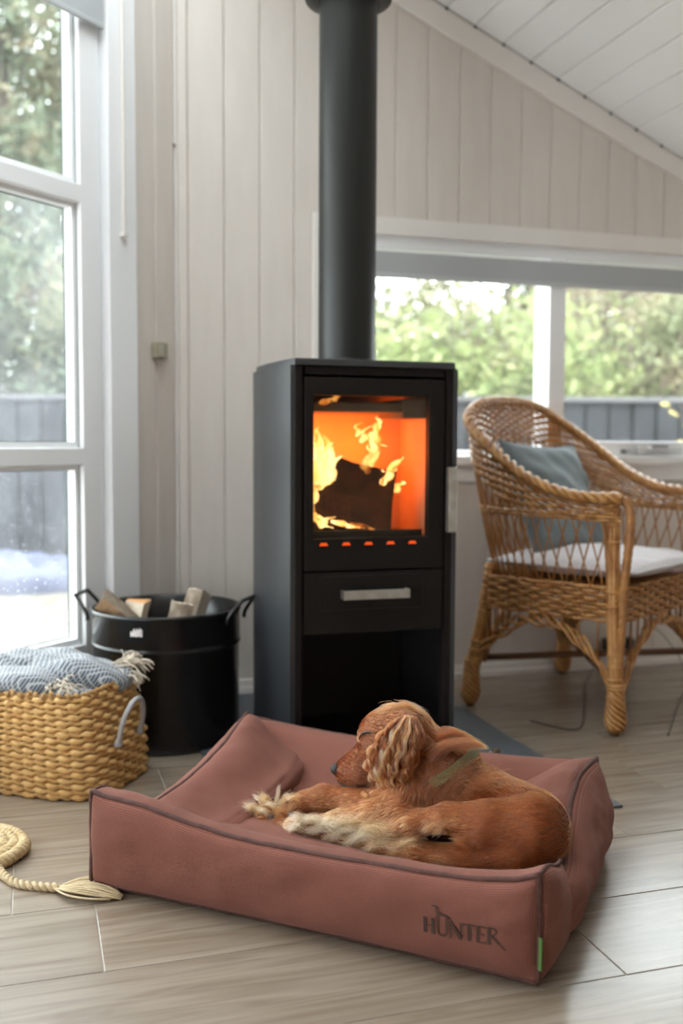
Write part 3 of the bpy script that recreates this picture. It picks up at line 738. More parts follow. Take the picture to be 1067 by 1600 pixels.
# rope handle on the end wall (the end at -bu side)
M_rope = mat('pale_grey_leather_handle', (.34, .33, .33), .6, bump=.2, bscale=150)
he = -BL_
P = catmull([(he-.012, -.055, .108), (he-.016, -.055, .125), (he-.024, -.05, .165), (he-.032, -.03, .197), (he-.034, -.005, .206), (he-.030, .022, .197), (he-.022, .045, .165), (he-.012, .054, .128), (he-.006, .055, .108)], 60)
hr = .0062+.0035*np.exp(-((np.linspace(0, 1, 60))/.08)**2)+.0022*np.exp(-((1-np.linspace(0, 1, 60))/.08)**2)
mk('handle', tube(P, hr, 10), M_rope, bs, smooth=True, label='pale grey leather carrying loop')
for o in list(bs.children):
    o.data.transform(Matrix(((bu[0], bv[0], 0, 0), (bu[1], bv[1], 0, 0), (0, 0, 1, 0), (0, 0, 0, 1))))
# ---- throw: folded layers as height field strips
def weave_throw():
    t = NT('blue_grey_diamond_weave')
    p = t.node('ShaderNodeBsdfPrincipled', Roughness=.95); p.inputs['Sheen Weight'].default_value = .3
    uv = t.node('ShaderNodeUVMap')
    mp = t.node('ShaderNodeMapping'); mp.inputs['Scale'].default_value = (112, 112, 1); mp.inputs['Rotation'].default_value = (0, 0, .785)
    t.link(uv.outputs[0], mp.inputs[0])
    vo = t.node('ShaderNodeTexVoronoi', Scale=1.0, Randomness=0.0); vo.distance = 'CHEBYCHEV'; t.link(mp.outputs[0], vo.inputs['Vector'])
    cr = t.node('ShaderNodeValToRGB'); cr.color_ramp.elements[0].position = .33; cr.color_ramp.elements[1].position = .42
    cr.color_ramp.elements[0].color = (.055, .070, .095, 1); cr.color_ramp.elements[1].color = (.36, .365, .375, 1)
    t.link(vo.outputs['Distance'], cr.inputs[0]); t.link(cr.outputs[0], p.inputs['Base Color'])
    bp = t.node('ShaderNodeBump', Strength=.5, Distance=.002); t.link(vo.outputs['Distance'], bp.inputs['Height']); t.link(bp.outputs[0], p.inputs['Normal'])
    t.link(p.outputs[0], t.out.inputs[0]); return t.m
M_throw = weave_throw(); M_tass = mat('cream_tassel_yarn', (.62, .54, .44), .95)
th_root = ob('folded_throw', None, loc=BCN+UPZ*.2, label='blue-grey diamond-weave throw with cream tassels bundled in the basket', cat='throw')
def fold(cx, cy, lx, ly, z0, h, ang, seed, thick=.03, bend=.0):
    """a puffy folded layer: closed rounded slab, long axis lx, dropped at its rims"""
    nu, nv = 64, 40
    u = np.linspace(0, 2*PI, nu, endpoint=False); V = []; UV = []
    for j in range(nv):
        f = j/(nv-1); ph = -PI/2+PI*f
        k = np.cos(ph)**.55 if abs(np.cos(ph)) > 1e-6 else 0; k = max(k, 1e-3)
        p = 2/2.8; c, s = np.cos(u), np.sin(u)
        X = lx*k*np.sign(c)*np.abs(c)**p; Y = ly*k*np.sign(s)*np.abs(s)**p
        Z = h*np.sign(np.sin(ph))*abs(np.sin(ph))**.8*np.ones_like(u)
        nz = snoise(np.column_stack([X, Y, np.full_like(X, seed)]), seed, 4.5, 2)
        Z = Z + .016*nz - bend*(X/lx)**2*lx + .006*snoise(np.column_stack([X, Y*3]), seed+9, 7, 1)
        ca, sa = math.cos(ang), math.sin(ang)
        V.append(np.column_stack([cx+ca*X-sa*Y, cy+sa*X+ca*Y, z0+Z])); UV.append(np.column_stack([X+.3*Z, Y*1.0-.8*Z]))
    V = np.array(V).transpose(1, 0, 2).reshape(-1, 3); UV = np.array(UV).transpose(1, 0, 2).reshape(-1, 2)
    return V, grid_faces(nu, nv, True), UV
def addfold(name, *a, **k):
    v, f, uvs = fold(*a, **k)
    W = v[:, :1]*bu+v[:, 1:2]*bv+v[:, 2:3]*UPZ
    return mk(name, (W, f), M_throw, th_root, smooth=True, uvs=uvs)
addfold('throw_layer', -.01, .0, .205, .115, -.02, .055, .0, 31)
addfold('throw_layer', .0, .045, .225, .085, .048, .038, .05, 32, bend=.1)
addfold('throw_layer', .045, -.020, .155, .085, .036, .030, .22, 33, bend=.12)
addfold('throw_layer', .02, .055, .150, .070, .050, .026, -.12, 34, bend=.12)
def tassels(c, d, n, L, seed, spread=.5):
    g = np.random.default_rng(seed); out = []
    for i in range(n):
        dd = np.array(d)+g.normal(0, spread, 3)*np.array([1, 1, .6]); dd /= np.linalg.norm(dd)
        s = np.array(c)+g.normal(0, .012, 3)*np.array([1, 1, .3])
        P = [s, s+dd*L*.4+UPZ*.006, s+dd*L*.75, s+dd*L-UPZ*L*.25]
        out.append(tube(catmull(P, 9), .0013, 5))
    v, f = join(*out); W = np.asarray(v); W = W[:, :1]*bu+W[:, 1:2]*bv+W[:, 2:3]*UPZ
    mk('tassel', (W, f), M_tass, th_root, smooth=True, kind='stuff')
tassels((-.185, .085, .062), (-1, .3, .25), 46, .05, 3)
tassels((-.12, -.085, .040), (-.8, -.5, .05), 30, .045, 4)
tassels((-.20, .06, .045), (-1, .0, -.1), 26, .04, 5)

# ================================================================== JUTE RUG corner with tail and tassel
M_jute = mat('natural_jute', (.52, .37, .19), .9, var=(.60, .46, .27), vscale=60, bump=.5, bscale=140)
M_jute2 = mat('pale_jute_yarn', (.52, .40, .24), .9, var=(.60, .48, .31), vscale=80, bump=.3, bscale=200)
JC = np.array([-.232, 2.105, 0])
jr = ob('jute_rug', None, loc=JC, label='thick braided jute rug corner at the left edge of the floor', cat='rug')
def rope2(path, r, pitch, k=6, strands=2):
    P = np.asarray(path, float); T, N, B = frames(P)
    s = np.concatenate([[0], np.cumsum(np.linalg.norm(np.diff(P, axis=0), axis=1))]); out = []
    for q in range(strands):
        a = s/pitch*2*PI+q*2*PI/strands
        out.append(tube(P+(N*np.cos(a)[:, None]+B*np.sin(a)[:, None])*r*.55, r*.62, k))
    return join(*out)
a_r, b_r = .235, .105
jd = np.array([.80, -.60, 0]); jn = np.array([.60, .80, 0])
rr = []
for i in range(9):
    kx = a_r-.0205*i; ky = b_r-.0205*i*.62
    if ky < .01: break
    t = np.linspace(0, 2*PI, 260); p = 2/2.6
    X = kx*np.sign(np.cos(t))*np.abs(np.cos(t))**p; Y = ky*np.sign(np.sin(t))*np.abs(np.sin(t))**p
    P = X[:, None]*jd+Y[:, None]*jn+UPZ*(.014+.0015*np.sin(t*9+i))[:, None]
    rr.append(rope2(P, .0120, .034, 7, 3))
mk('braids', join(*rr), M_jute, jr, smooth=True, kind='stuff')
tail = catmull([(-.045, 2.02, .012), (-.066, 1.985, .008), (-.072, 1.945, .007), (-.060, 1.892, .007), (-.036, 1.850, .007), (.0, 1.826, .007), (.035, 1.809, .008)], 120)
mk('tail_cord', (np.asarray((v := rope2(tail, .0075, .026, 7, 2))[0])-JC, v[1]), M_jute2, jr, smooth=True)
g_ = np.random.default_rng(11); ts = []
for i in range(46):
    w = g_.normal(0, 1); h_ = .0035+.006*abs(g_.normal(0, .6)); L_ = .105+.03*g_.random()
    c0 = np.array([.03+.004*g_.normal(), 1.811+.002*g_.normal(), .007]); d = np.array([.80, -.42, 0]); d /= np.linalg.norm(d); e_ = np.array([.42, .80, 0])
    bow = .016*w
    P = [c0, c0+d*L_*.3+e_*bow*.8+UPZ*h_, c0+d*L_*.65+e_*bow+UPZ*h_, c0+d*L_*.95+e_*(bow*.3-.006)+UPZ*(-.002)]
    P = np.array(P); P[:, 2] = np.maximum(P[:, 2], .0025)
    ts.append(tube(catmull(P, 12), .0019, 5))
mk('tassel', (np.asarray((v := join(*ts))[0])-JC, v[1]), M_jute2, jr, smooth=True, kind='stuff')

# ================================================================== charger and cables under the chair
ad = ob('power_adapter', None, loc=(1.985, 3.09, .085), label='black plug adapter low on the back wall behind the armchair', cat='adapter')
M_blk = mat('black_plastic', (.012, .012, .013), .35)
mk('body', box(-.055, .045, -.030, .012, -.028, .028, .005), M_blk, ad)
mk('status_light', box(-.008, .0, -.0315, -.029, -.006, .002), mat('pale_blue_light', (.4, .5, .7), .3), ad)
for i, pts in enumerate(([(1.93, 3.075, .08), (1.86, 3.04, .03), (1.74, 2.90, .003), (1.62, 2.70, .003), (1.45, 2.45, .003), (1.36, 2.56, .003)],
                         [(2.03, 3.07, .09), (2.06, 2.98, .16), (2.02, 2.75, .06), (1.80, 2.50, .003), (1.66, 2.33, .003)])):
    c_ = ob('power_cable', mesh_of('power_cable', *tube(catmull(pts, 60), .0016, 6), M_blk, True), label=['thin black cable trailing along the floor under the chair', 'second thin black cable hanging in an arc behind the front chair leg'][i], cat='cable')
# ================================================================== OUTDOORS
OR = np.array([.9557, -.2943, 0.0]); OF = np.array([.2943, .9557, 0.0])       # along the garden fence; away from the house
def gp(a, d, z): return OR*a + OF*d + UPZ*z
lawn = mk('ground', (np.array([gp(-14, 2.0, -.12), gp(14, 2.0, -.12), gp(14, 26, -.12), gp(-14, 26, -.12), gp(-14, 2.0, -.4), gp(14, 2.0, -.4), gp(14, 26, -.4), gp(-14, 26, -.4)]), [[0, 1, 2, 3], [7, 6, 5, 4], [0, 4, 5, 1], [1, 5, 6, 2], [2, 6, 7, 3], [3, 7, 4, 0]]),
          mat('dry_winter_lawn', (.22, .21, .12), .95, var=(.28, .25, .16), vscale=3), kind='structure', label='dull lawn outside beyond the deck', cat='ground')
M_deck = mat('bleached_deck_boards', (.150, .128, .100), .8, var=(.175, .157, .133), vscale=2, obj_rand=.08)
deck = ob('deck', None, kind='structure', label='pale bleached wooden deck outside the tall left window', cat='deck')
for i in range(24):
    a = -3.30+.141*i+.0
    # start just outside the window wall
    q = 0.0
    for d in np.arange(1.0, 6.3, .02):
        p0 = gp(a, d, 0)
        if np.dot(p0-np.array([CX, CY, 0]), LN) < -.14 and (gp(a+.14, d, 0)-np.array([CX, CY, 0])) @ LN < -.14:
            q = d; break
    if q and q < 6.1 and a < -.6:
        mk('plank', xf(box(0, .134, 0, 6.3-q, -.03, 0, .003), gp(a, q, -.09), OR, OF, UPZ), M_deck, deck)
bounce_ob = mk('reflector', box(-9.0, -2.62, -5.0, 1.6, -.12, -.06, .01), mat('pale_bounce_slab', (.62, .60, .57), .8, var=(.56, .54, .51), vscale=3), kind='structure', label='pale concrete terrace added out of view to bounce daylight up to the ceiling', cat='reflector')  # unseen pale slab added as a bounce surface for the ceiling
mk('plank_field', xf(box(-7.5, -3.32, 2.6, 6.3, -.03, 0), gp(0, 0, -.09), OR, OF, UPZ), M_deck, deck, kind='stuff')  # unseen deck extension, added to bounce daylight up indoors
# fence: every board a piece
FD = 6.75
M_fence = mat('dark_stained_fence_boards', (.013, .0138, .018), .8, var=(.020, .020, .026), vscale=3, stretch=(8, 8, 1), obj_rand=.12)
M_cap = mat('weathered_fence_cap', (.09, .088, .098), .85, var=(.12, .115, .12), vscale=4)
fence = ob('garden_fence', None, loc=gp(0, FD, 0), label='dark stained board fence round the garden, seen through both windows', cat='fence')
fb = mesh_of('board', *xf(box(-.069, .069, -.011, .011, -.12, 1.075, .003), (0, 0, 0), OR, OF, UPZ), M_fence)
i = 0
for a in np.arange(-4.6, 5.4, .1575):
    ob('board', fb, fence, loc=OR*a+OF*(.006*math.sin(a*31)))
for a in np.arange(-4.521, 5.4, .1575):                                 # second layer of boards closing the gaps from behind
    ob('board', fb, fence, loc=OR*a+OF*.024)
for a in (-4.5, -2.3, -.1, 2.1, 4.3):
    mk('post', xf(box(-.04, .04, .08, .15, -.15, 1.10, .003), (0, 0, 0)+OR*a, OR, OF, UPZ), M_fence, fence)
mk('cap_rail', xf(box(-4.7, 5.4, -.05, .11, 1.075, 1.108, .004), (0, 0, 0), OR, OF, UPZ), M_cap, fence)
for z in (.2, .85): mk('cross_rail', xf(box(-4.7, 5.4, .038, .075, z, z+.07, .003), (0, 0, 0), OR, OF, UPZ), M_fence, fence)
# covered low pit on the deck
def pillow_slab(lx, ly, h, seed, p=2.6, nu=72, nv=22, wr=.02):
    u = np.linspace(0, 2*PI, nu, endpoint=False); V = []
    for j in range(nv):
        f = j/(nv-1); k = math.cos(f*PI/2)**.45 if f < 1 else 1e-3
        c, s = np.cos(u), np.sin(u); q = 2/p
        X = lx*k*np.sign(c)*np.abs(c)**q; Y = ly*k*np.sign(s)*np.abs(s)**q
        Z = h*math.sin(f*PI/2)**.8 + wr*snoise(np.column_stack([X*2, Y*2+X*3, np.full_like(X, f)]), seed, 1.6, 2)*min(1, f*4)
        V.append(np.column_stack([X, Y, Z]))
    return np.array(V).transpose(1, 0, 2).reshape(-1, 3), grid_faces(nu, nv, True)
cv = pillow_slab(.75, .36, .20, 4, wr=.035)
mk('pit_cover', xf(cv, (0, 0, 0), OR, OF, UPZ), mat('lavender_tarpaulin', (.080, .086, .142), .55, var=(.09, .096, .155), vscale=3, bump=.1, bscale=9), loc=gp(-2.28, 6.10, -.088), smooth=True, label='pale lavender tarpaulin cover lying on the deck by the fence', cat='cover')

def leaf_mat(name, cols, tl=.35):
    t = NT(name)
    p = t.node('ShaderNodeBsdfPrincipled', Roughness=.6); tr = t.node('ShaderNodeBsdfTranslucent'); mx = t.node('ShaderNodeMixShader'); mx.inputs[0].default_value = tl
    tc = t.node('ShaderNodeTexCoord'); nz = t.node('ShaderNodeTexNoise', Scale=2.6, Detail=3.0); t.link(tc.outputs['Object'], nz.inputs['Vector'])
    cr = t.node('ShaderNodeValToRGB'); e = cr.color_ramp.elements
    e[0].position = .3; e[0].color = (*cols[0], 1); e[1].position = .7; e[1].color = (*cols[-1], 1)
    if len(cols) > 2: x = e.new(.5); x.color = (*cols[1], 1)
    t.link(nz.outputs[0], cr.inputs[0]); t.link(cr.outputs[0], p.inputs['Base Color']); t.link(cr.outputs[0], tr.inputs[0])
    t.link(p.outputs[0], mx.inputs[1]); t.link(tr.outputs[0], mx.inputs[2]); t.link(mx.outputs[0], t.out.inputs[0])
    return t.m
LM = dict(pine=leaf_mat('dull_pine_needles', [(0.084, 0.113, 0.068), (0.127, 0.154, 0.092), (0.206, 0.154, 0.097)]),
          olive=leaf_mat('olive_leaves', [(0.142, 0.164, 0.076), (0.214, 0.218, 0.113), (0.246, 0.187, 0.113)]),
          lime=leaf_mat('yellow_green_leaves', [(0.183, 0.256, 0.087), (0.294, 0.332, 0.137), (0.339, 0.316, 0.157)]),
          brown=leaf_mat('brown_dry_twiglets', [(0.206, 0.155, 0.108), (0.291, 0.230, 0.161), (0.214, 0.209, 0.122)]))
M_trunk = mat('grey_brown_bark', (.075, .058, .047), .9, var=(.13, .10, .075), vscale=9, bump=.4, bscale=20)
def tree(name, a, d, h, crown_r, crown_z, kind, n_leaf, leaf, seed, label, n_cl=26, lean=(0, 0), trunk_r=.06, cl_r=.38, cat='tree', squash=1.0):
    g = np.random.default_rng(seed); root = ob(name, None, loc=gp(a, d, -.12), label=label, cat=cat, group='trees and shrubs beyond the fence')
    top = np.array([lean[0], lean[1], h*.93])
    tp = catmull([(0, 0, 0), (lean[0]*.2+.05*g.normal(), .05*g.normal(), h*.3), (lean[0]*.6+.06*g.normal(), .06*g.normal(), h*.65), top], 24)
    mk('trunk', tube(tp, np.linspace(trunk_r, trunk_r*.18, 24), 8), M_trunk, root, smooth=True)
    br, cls = [], []
    for i in range(n_cl):
        v = g.normal(size=3); v /= np.linalg.norm(v); r = g.random()**.4
        c = np.array([lean[0]*.7, lean[1]*.7, crown_z]) + v*r*np.array([crown_r, crown_r, (h-crown_z)*squash])
        if c[2] < .3: c[2] = .3+g.random()*.4
        cls.append(c); f = np.clip((c[2]-h*.15)/h*.9, .08, .95); s = tp[int(f*23)]
        m_ = (s+c)/2+np.array([0, 0, .12*g.normal()])
        br.append(tube(catmull([s, m_, c], 8), np.linspace(trunk_r*.34, .006, 8), 5))
    mk('branch', join(*br), M_trunk, root, smooth=True, kind='stuff')
    n_leaf = int(n_leaf*1.7); leaf = leaf*.9
    ci = np.array(cls)[g.integers(0, n_cl, n_leaf)]
    pos = ci + g.normal(size=(n_leaf, 3))*cl_r*np.array([.62, .62, .5])
    ok = pos[:, 2] > .12; pos = pos[ok]; m = len(pos)
    ax = g.normal(size=(m, 3)); ax /= np.linalg.norm(ax, axis=1, keepdims=True); ay = np.cross(ax, g.normal(size=(m, 3))); ay /= np.linalg.norm(ay, axis=1, keepdims=True)
    L = leaf*(.6+.8*g.random((m, 1))); W = L*.45
    V = np.stack([pos-ax*L, pos-ay*W*.9, pos+ax*L, pos+ay*W], 1).reshape(-1, 3)
    F = np.arange(m*4).reshape(-1, 4)
    mk('foliage', (V, F), LM[kind], root, kind='stuff')
#     name        a     d    h   cr  cz  kind  n   leaf seed
tree('pine_tree', -3.35, 9.6, 6.4, .95, 3.6, 'pine', 10500, .060, 41, 'tall thin dull-green tree at the far left of the left window', lean=(.3, 0), trunk_r=.10, n_cl=30)
tree('pine_tree', -2.45, 10.8, 6.8, .80, 4.4, 'olive', 8500, .055, 42, 'tall sparse tree with sky showing through, right half of the left window', lean=(-.35, 0), trunk_r=.10, n_cl=34)
tree('shrub', -3.0, 8.6, 2.6, .85, 1.35, 'pine', 6500, .050, 43, 'dense dark shrub behind the fence at the left window edge', n_cl=24, cat='shrub')
tree('shrub', -2.05, 8.9, 2.5, .70, 1.35, 'olive', 5500, .050, 44, 'olive shrub behind the fence next to the window stile', n_cl=22, cat='shrub')
tree('shrub', -3.9, 9.2, 3.1, .9, 1.6, 'lime', 3200, .055, 45, 'light green shrub behind the fence beyond the left frame edge', n_cl=22, cat='shrub')
tree('shrub', .55, 8.7, 2.05, .62, 1.15, 'lime', 4200, .050, 46, 'bright green shrub seen just right of the flue', n_cl=22, cat='shrub')
tree('shrub', 1.25, 9.3, 2.35, .72, 1.25, 'olive', 4600, .050, 47, 'dark olive shrub right of the bright green one in the back window', n_cl=24, cat='shrub')
tree('shrub', 1.75, 8.4, 1.95, .55, 1.10, 'lime', 3400, .050, 48, 'yellow-green shrub left of the back window mullion', n_cl=20, cat='shrub')
tree('hedge_tree', 2.45, 9.6, 3.1, .85, 1.55, 'brown', 3600, .045, 49, 'brown half-bare tree right of the back window mullion', n_cl=30, cat='tree', lean=(.3, 0), trunk_r=.07)
tree('shrub', 3.05, 8.6, 2.3, .75, 1.25, 'olive', 4600, .050, 50, 'olive shrub behind the fence at the right window edge', n_cl=24, cat='shrub')
tree('shrub', 3.9, 8.9, 2.7, .8, 1.4, 'lime', 3400, .055, 51, 'light green shrub beyond the right frame edge', n_cl=22, cat='shrub')
tree('hedge_tree', 1.9, 11.5, 3.6, 1.2, 2.0, 'olive', 5200, .06, 52, 'pale distant tree behind the yellow-green shrub', n_cl=30, cat='tree', trunk_r=.08)
tree('hedge_tree', 3.4, 11.6, 3.9, 1.3, 2.0, 'brown', 5200, .06, 53, 'brown distant tree at the right of the back window', n_cl=32, cat='tree', trunk_r=.08)
tree('hedge_tree', .2, 11.8, 3.1, 1.1, 1.7, 'olive', 4200, .06, 54, 'distant olive tree hidden mostly by the flue', n_cl=28, cat='tree', trunk_r=.08)
# bare slanting branches in front of the right shrubs
for i, (p, q, r) in enumerate((((2.15, 8.0, .6), (2.95, 8.2, 2.1), .022), ((2.30, 8.1, .7), (2.32, 8.2, 1.9), .014))):
    P = catmull([gp(*p), gp(*(np.array(p)*.6+np.array(q)*.4+np.array([.05, 0, -.06]))), gp(*(np.array(p)*.25+np.array(q)*.75)), gp(*q)], 20)
    mk('bare_branch', tube(P-P[0], np.linspace(r, r*.3, 20), 7), mat('bare_pink_bark', (.20, .145, .11), .9), loc=P[0], smooth=True, label=['long bare branch slanting across the right pane of the back window', 'thin upright bare branch right of the mullion'][i], cat='branch')
# twig with yellowing leaves just outside the right pane
tw = ob('garden_twig', None, loc=gp(1.63, 4.6, -.12), label='thin twig with pale yellow leaves outside the right end of the back window', cat='twig')
tp = catmull([(0, 0, 0), (-.03, .0, .5), (-.02, 0, .85), (-.09*OR[0], .03, 1.1)], 20)
mk('stem', tube(tp, np.linspace(.006, .003, 20), 6), M_trunk, tw, smooth=True)
LMy = leaf_mat('yellow_twig_leaves', [(.62, .50, .16), (.68, .60, .26)], .3)
for i, (a, z, s) in enumerate(((-.10, .92, .030), (-.05, 1.0, .034), (-.12, 1.06, .030), (-.02, .96, .03), (-.16, 1.1, .028), (.04, 1.05, .03))):
    c = OR*a+UPZ*z; n = 8
    u = np.linspace(0, 2*PI, n, endpoint=False); V = c+(np.cos(u)*s)[:, None]*(OR*.8+UPZ*.5*math.cos(i*2))+(np.sin(u)*s*.5)[:, None]*(UPZ*.8+OF*.5)
    V = np.vstack([V, c+OF*.006, c-OF*.001]); F = [[k_, (k_+1) % n, n] for k_ in range(n)]
    mk('leaf', (V[:n+1], F), LMy, tw)
    mk('twig', tube(np.array([OR*(-.02)+UPZ*(z-.1), c]), .002, 5), M_trunk, tw)
# ================================================================== WICKER ARMCHAIR
CO = np.array([1.2842, 2.7733, 0.0]); CU = np.array([.529, -.849, 0]); CU /= np.linalg.norm(CU); CV = np.array([-CU[1], CU[0], 0])
M_wick = mat('honey_wicker', (.34, .130, .028), .34, var=(.54, .285, .095), vscale=34, bump=.25, bscale=160, spec=.6)
M_wick2 = mat('dark_honey_wicker', (.27, .105, .022), .40, var=(.40, .175, .045), vscale=26, bump=.25, bscale=160, spec=.6)
M_rod = mat('dark_brown_rod', (.13, .055, .02), .5)
chair = ob('wicker_armchair', None, loc=CO, label='honey-coloured wicker armchair with a wraparound back under the back window', cat='armchair')
def cp(vf): return xf(vf, (0, 0, 0), CU, CV, UPZ)
def c(n, vf, m=M_wick, parent=chair, **k): return mk(n, cp(vf), m, parent, smooth=True, **k)
VM = .28
half_base = [(.455, .0), (.33, -.002), (.20, -.002), (.11, .0), (.050, .032), (.032, .13), (.028, .28)]
half_rim = [(.470, -.02, .655), (.337, -.032, .658), (.206, -.050, .702), (.087, -.052, .782), (-.025, -.012, .868), (-.066, .11, .922), (-.080, .28, .936)]
half_low = [.600, .600, .603, .650, .735, .790, .805]     # lower edge of the dense band
full_base = [(a, b, .405) for a, b in half_base] + [(a, 2*VM-b, .405) for a, b in half_base[-2::-1]]
full_rim = half_rim + [(a, 2*VM-b, z) for a, b, z in half_rim[-2::-1]]
full_low = [(0, 0, z) for z in half_low] + [(0, 0, z) for z in half_low[-2::-1]]
NQ = 361
SB, SR, SL = catmull(full_base, NQ), catmull(full_rim, NQ), catmull(full_low, NQ)[:, 2]
# re-space by rim length
ls = np.concatenate([[0], np.cumsum(np.linalg.norm(np.diff(SR, axis=0), axis=1))]); LR = ls[-1]
def shell(q, z):
    """point of the wicker shell: q in 0..1 along the U, z height"""
    i = np.interp(np.asarray(q)*LR, ls, np.arange(NQ))
    f = lambda A: np.interp(i, np.arange(NQ), A)
    zb = .405; zr = f(SR[:, 2]); w = np.clip((z-zb)/(zr-zb), 0, 1.05); bow = .010*np.sin(np.clip(w, 0, 1)*PI)
    x = f(SB[:, 0])*(1-w)+f(SR[:, 0])*w; y = f(SB[:, 1])*(1-w)+f(SR[:, 1])*w
    d = np.stack([x-.26, y-VM], -1); d /= np.linalg.norm(d, axis=-1, keepdims=True)+1e-9
    return np.stack([x+d[..., 0]*bow, y+d[..., 1]*bow, z*np.ones_like(x)], -1), d
def fq(q, A): return np.interp(np.interp(np.asarray(q)*LR, ls, np.arange(NQ)), np.arange(NQ), A)
NSTK = 64
# dense band under the rim: weavers over and under the stakes
wv = []
for r_ in range(15):
    n = NSTK*8; q = np.linspace(0.004, .996, n)
    zr = fq(q, SR[:, 2])-.014; lo = fq(q, SL); rowh = .0102
    z = zr-r_*rowh
    keep = z > lo-.002
    runs = []; s = None
    for i in range(n):
        if keep[i] and s is None: s = i
        if (not keep[i] or i == n-1) and s is not None:
            if i-s > 20: runs.append((s, i))
            s = None
    for s, e in runs:
        P, d = shell(q[s:e], z[s:e]); off = .0062*np.cos(PI*(q[s:e]*NSTK+r_))
        P = P+np.column_stack([d*off[:, None], .0008*np.sin(q[s:e]*90+r_)])
        wv.append(tube(P, .0044, 5))
c('back_weave', join(*wv), M_wick, kind='stuff')
# thick braided rim
q = np.linspace(-.0, 1.0, 520); P0_, d0 = shell(q, fq(q, SR[:, 2]))
rim = []
for k_ in range(3):
    a = q*LR/.085*2*PI+k_*2*PI/3
    P = P0_+np.column_stack([d0*(.0125*np.cos(a))[:, None], .0095*np.sin(a)-.002])
    rim.append(tube(P, .0082, 8))
c('braided_rim', join(*rim), M_wick)
# a double weaver at half height
for dz in (0, .010):
    n = NSTK*8; q = np.linspace(.0, 1, n); P, d = shell(q, np.full(n, .590+dz)+.012*np.sin(q*PI)); off = .0045*np.cos(PI*(q*NSTK+(dz > 0)))
    c('waist_weaver', tube(P+np.column_stack([d*off[:, None], 0*off]), .0046, 6), M_wick)
# lattice of crossed stakes between seat band and dense band, single canes
stake = []
NLT = 42
for i in range(NLT+1):
    for s_ in (-1, 1):
        q0 = (i+.0)/NLT; zt = None
        tt = np.linspace(0, 1, 10); ql = q0+s_*tt*1.55/NLT
        if ql.min() < 0 or ql.max() > 1: continue
        zl = .40+(fq(ql, SL)+.03-.40)*tt
        P, d = shell(ql, zl); P = P+np.column_stack([d*.0026*s_, 0*zl])
        c('lattice_cane', tube(P, .0027, 6), M_wick2)
# woven seat apron, all round
corners = [(.462, -.004), (.0, -.004), (-.004, .0), (-.004, .56), (.0, .564), (.462, .564), (.470, .556), (.470, .004)]
ap = catmull([(.470, .28), (.470, .14), (.468, .01), (.458, -.004), (.30, -.010), (.15, -.010), (.048, -.004), (.034, .01), (.028, .14), (.028, .28), (.028, .42), (.034, .55), (.048, .564), (.15, .570), (.30, .570), (.458, .564), (.468, .55), (.470, .42)], 900, closed=True)
pl = np.concatenate([[0], np.cumsum(np.linalg.norm(np.diff(ap, axis=0), axis=1))]); NA = 2*int(pl[-1]/.068)
cen = np.array([.23, .28])
dd = ap-cen; tg_ = np.gradient(ap, axis=0); nn = np.column_stack([tg_[:, 1], -tg_[:, 0]]); nn /= np.linalg.norm(nn, axis=1, keepdims=True); nn *= np.sign(np.sum(nn*dd, 1))[:, None]
rows_ = []
for r_ in range(9):
    z = .313+.0114*r_
    ph = PI*(pl/pl[-1]*NA*1.0+r_)
    off = .0070*np.cos(ph)
    rows_.append(tube(np.column_stack([ap+nn*off[:, None], np.full(len(ap), z)+.0009*np.sin(pl*40+r_)]), .0050, 6, closed=True))
c('seat_apron', join(*rows_), M_wick, kind='stuff')
c('seat_board', box(.035, .455, .005, .555, .395, .404, .003), M_wick2)
for i in range(NA):
    j = int(i/NA*900); x_, y_ = ap[j]
    if min(abs(x_), abs(x_-.47)) < .03 and min(abs(y_), abs(y_-.56)) < .04: continue
    # short stakes from the apron down towards the arches
    along = y_ if (abs(x_-.47) < .02 or abs(x_-.03) < .015) else x_; Ls = .56 if (abs(x_-.47) < .02 or abs(x_-.03) < .015) else .46
    f = abs(along/Ls-.5)*2; zb = .30-.155*f**1.6
    P = np.array([[x_, y_, .41], [x_, y_, .31], [x_, y_, zb]])
    c('apron_stake', tube(P, .0034, 6), M_wick2)
# braided arches between the legs
def arch(a, b, nrm, z0=.125, z1=.302):
    a, b = np.array(a), np.array(b); t = np.linspace(0, 1, 60); out = []
    zz = z0+(z1-z0)*np.sin(np.clip(t, 0, 1)*PI)**.75
    for k_ in range(4):
        w = t*4*2*PI+k_*2*PI/4
        P = np.column_stack([a[0]+(b[0]-a[0])*t+nrm[0]*.008*np.cos(w), a[1]+(b[1]-a[1])*t+nrm[1]*.008*np.cos(w), zz+.013*np.sin(w)-k_*.005])
        out.append(tube(P, .0048, 6))
    return join(*out)
for a, b, nr in (((-.005, -.003), (.455, -.005), (0, 1)), ((.468, .01), (.468, .55), (1, 0)), ((-.005, .563), (.455, .563), (0, 1)), ((-.004, .01), (-.004, .55), (1, 0))):
    c('braided_arch', arch(a, b, nr), M_wick)
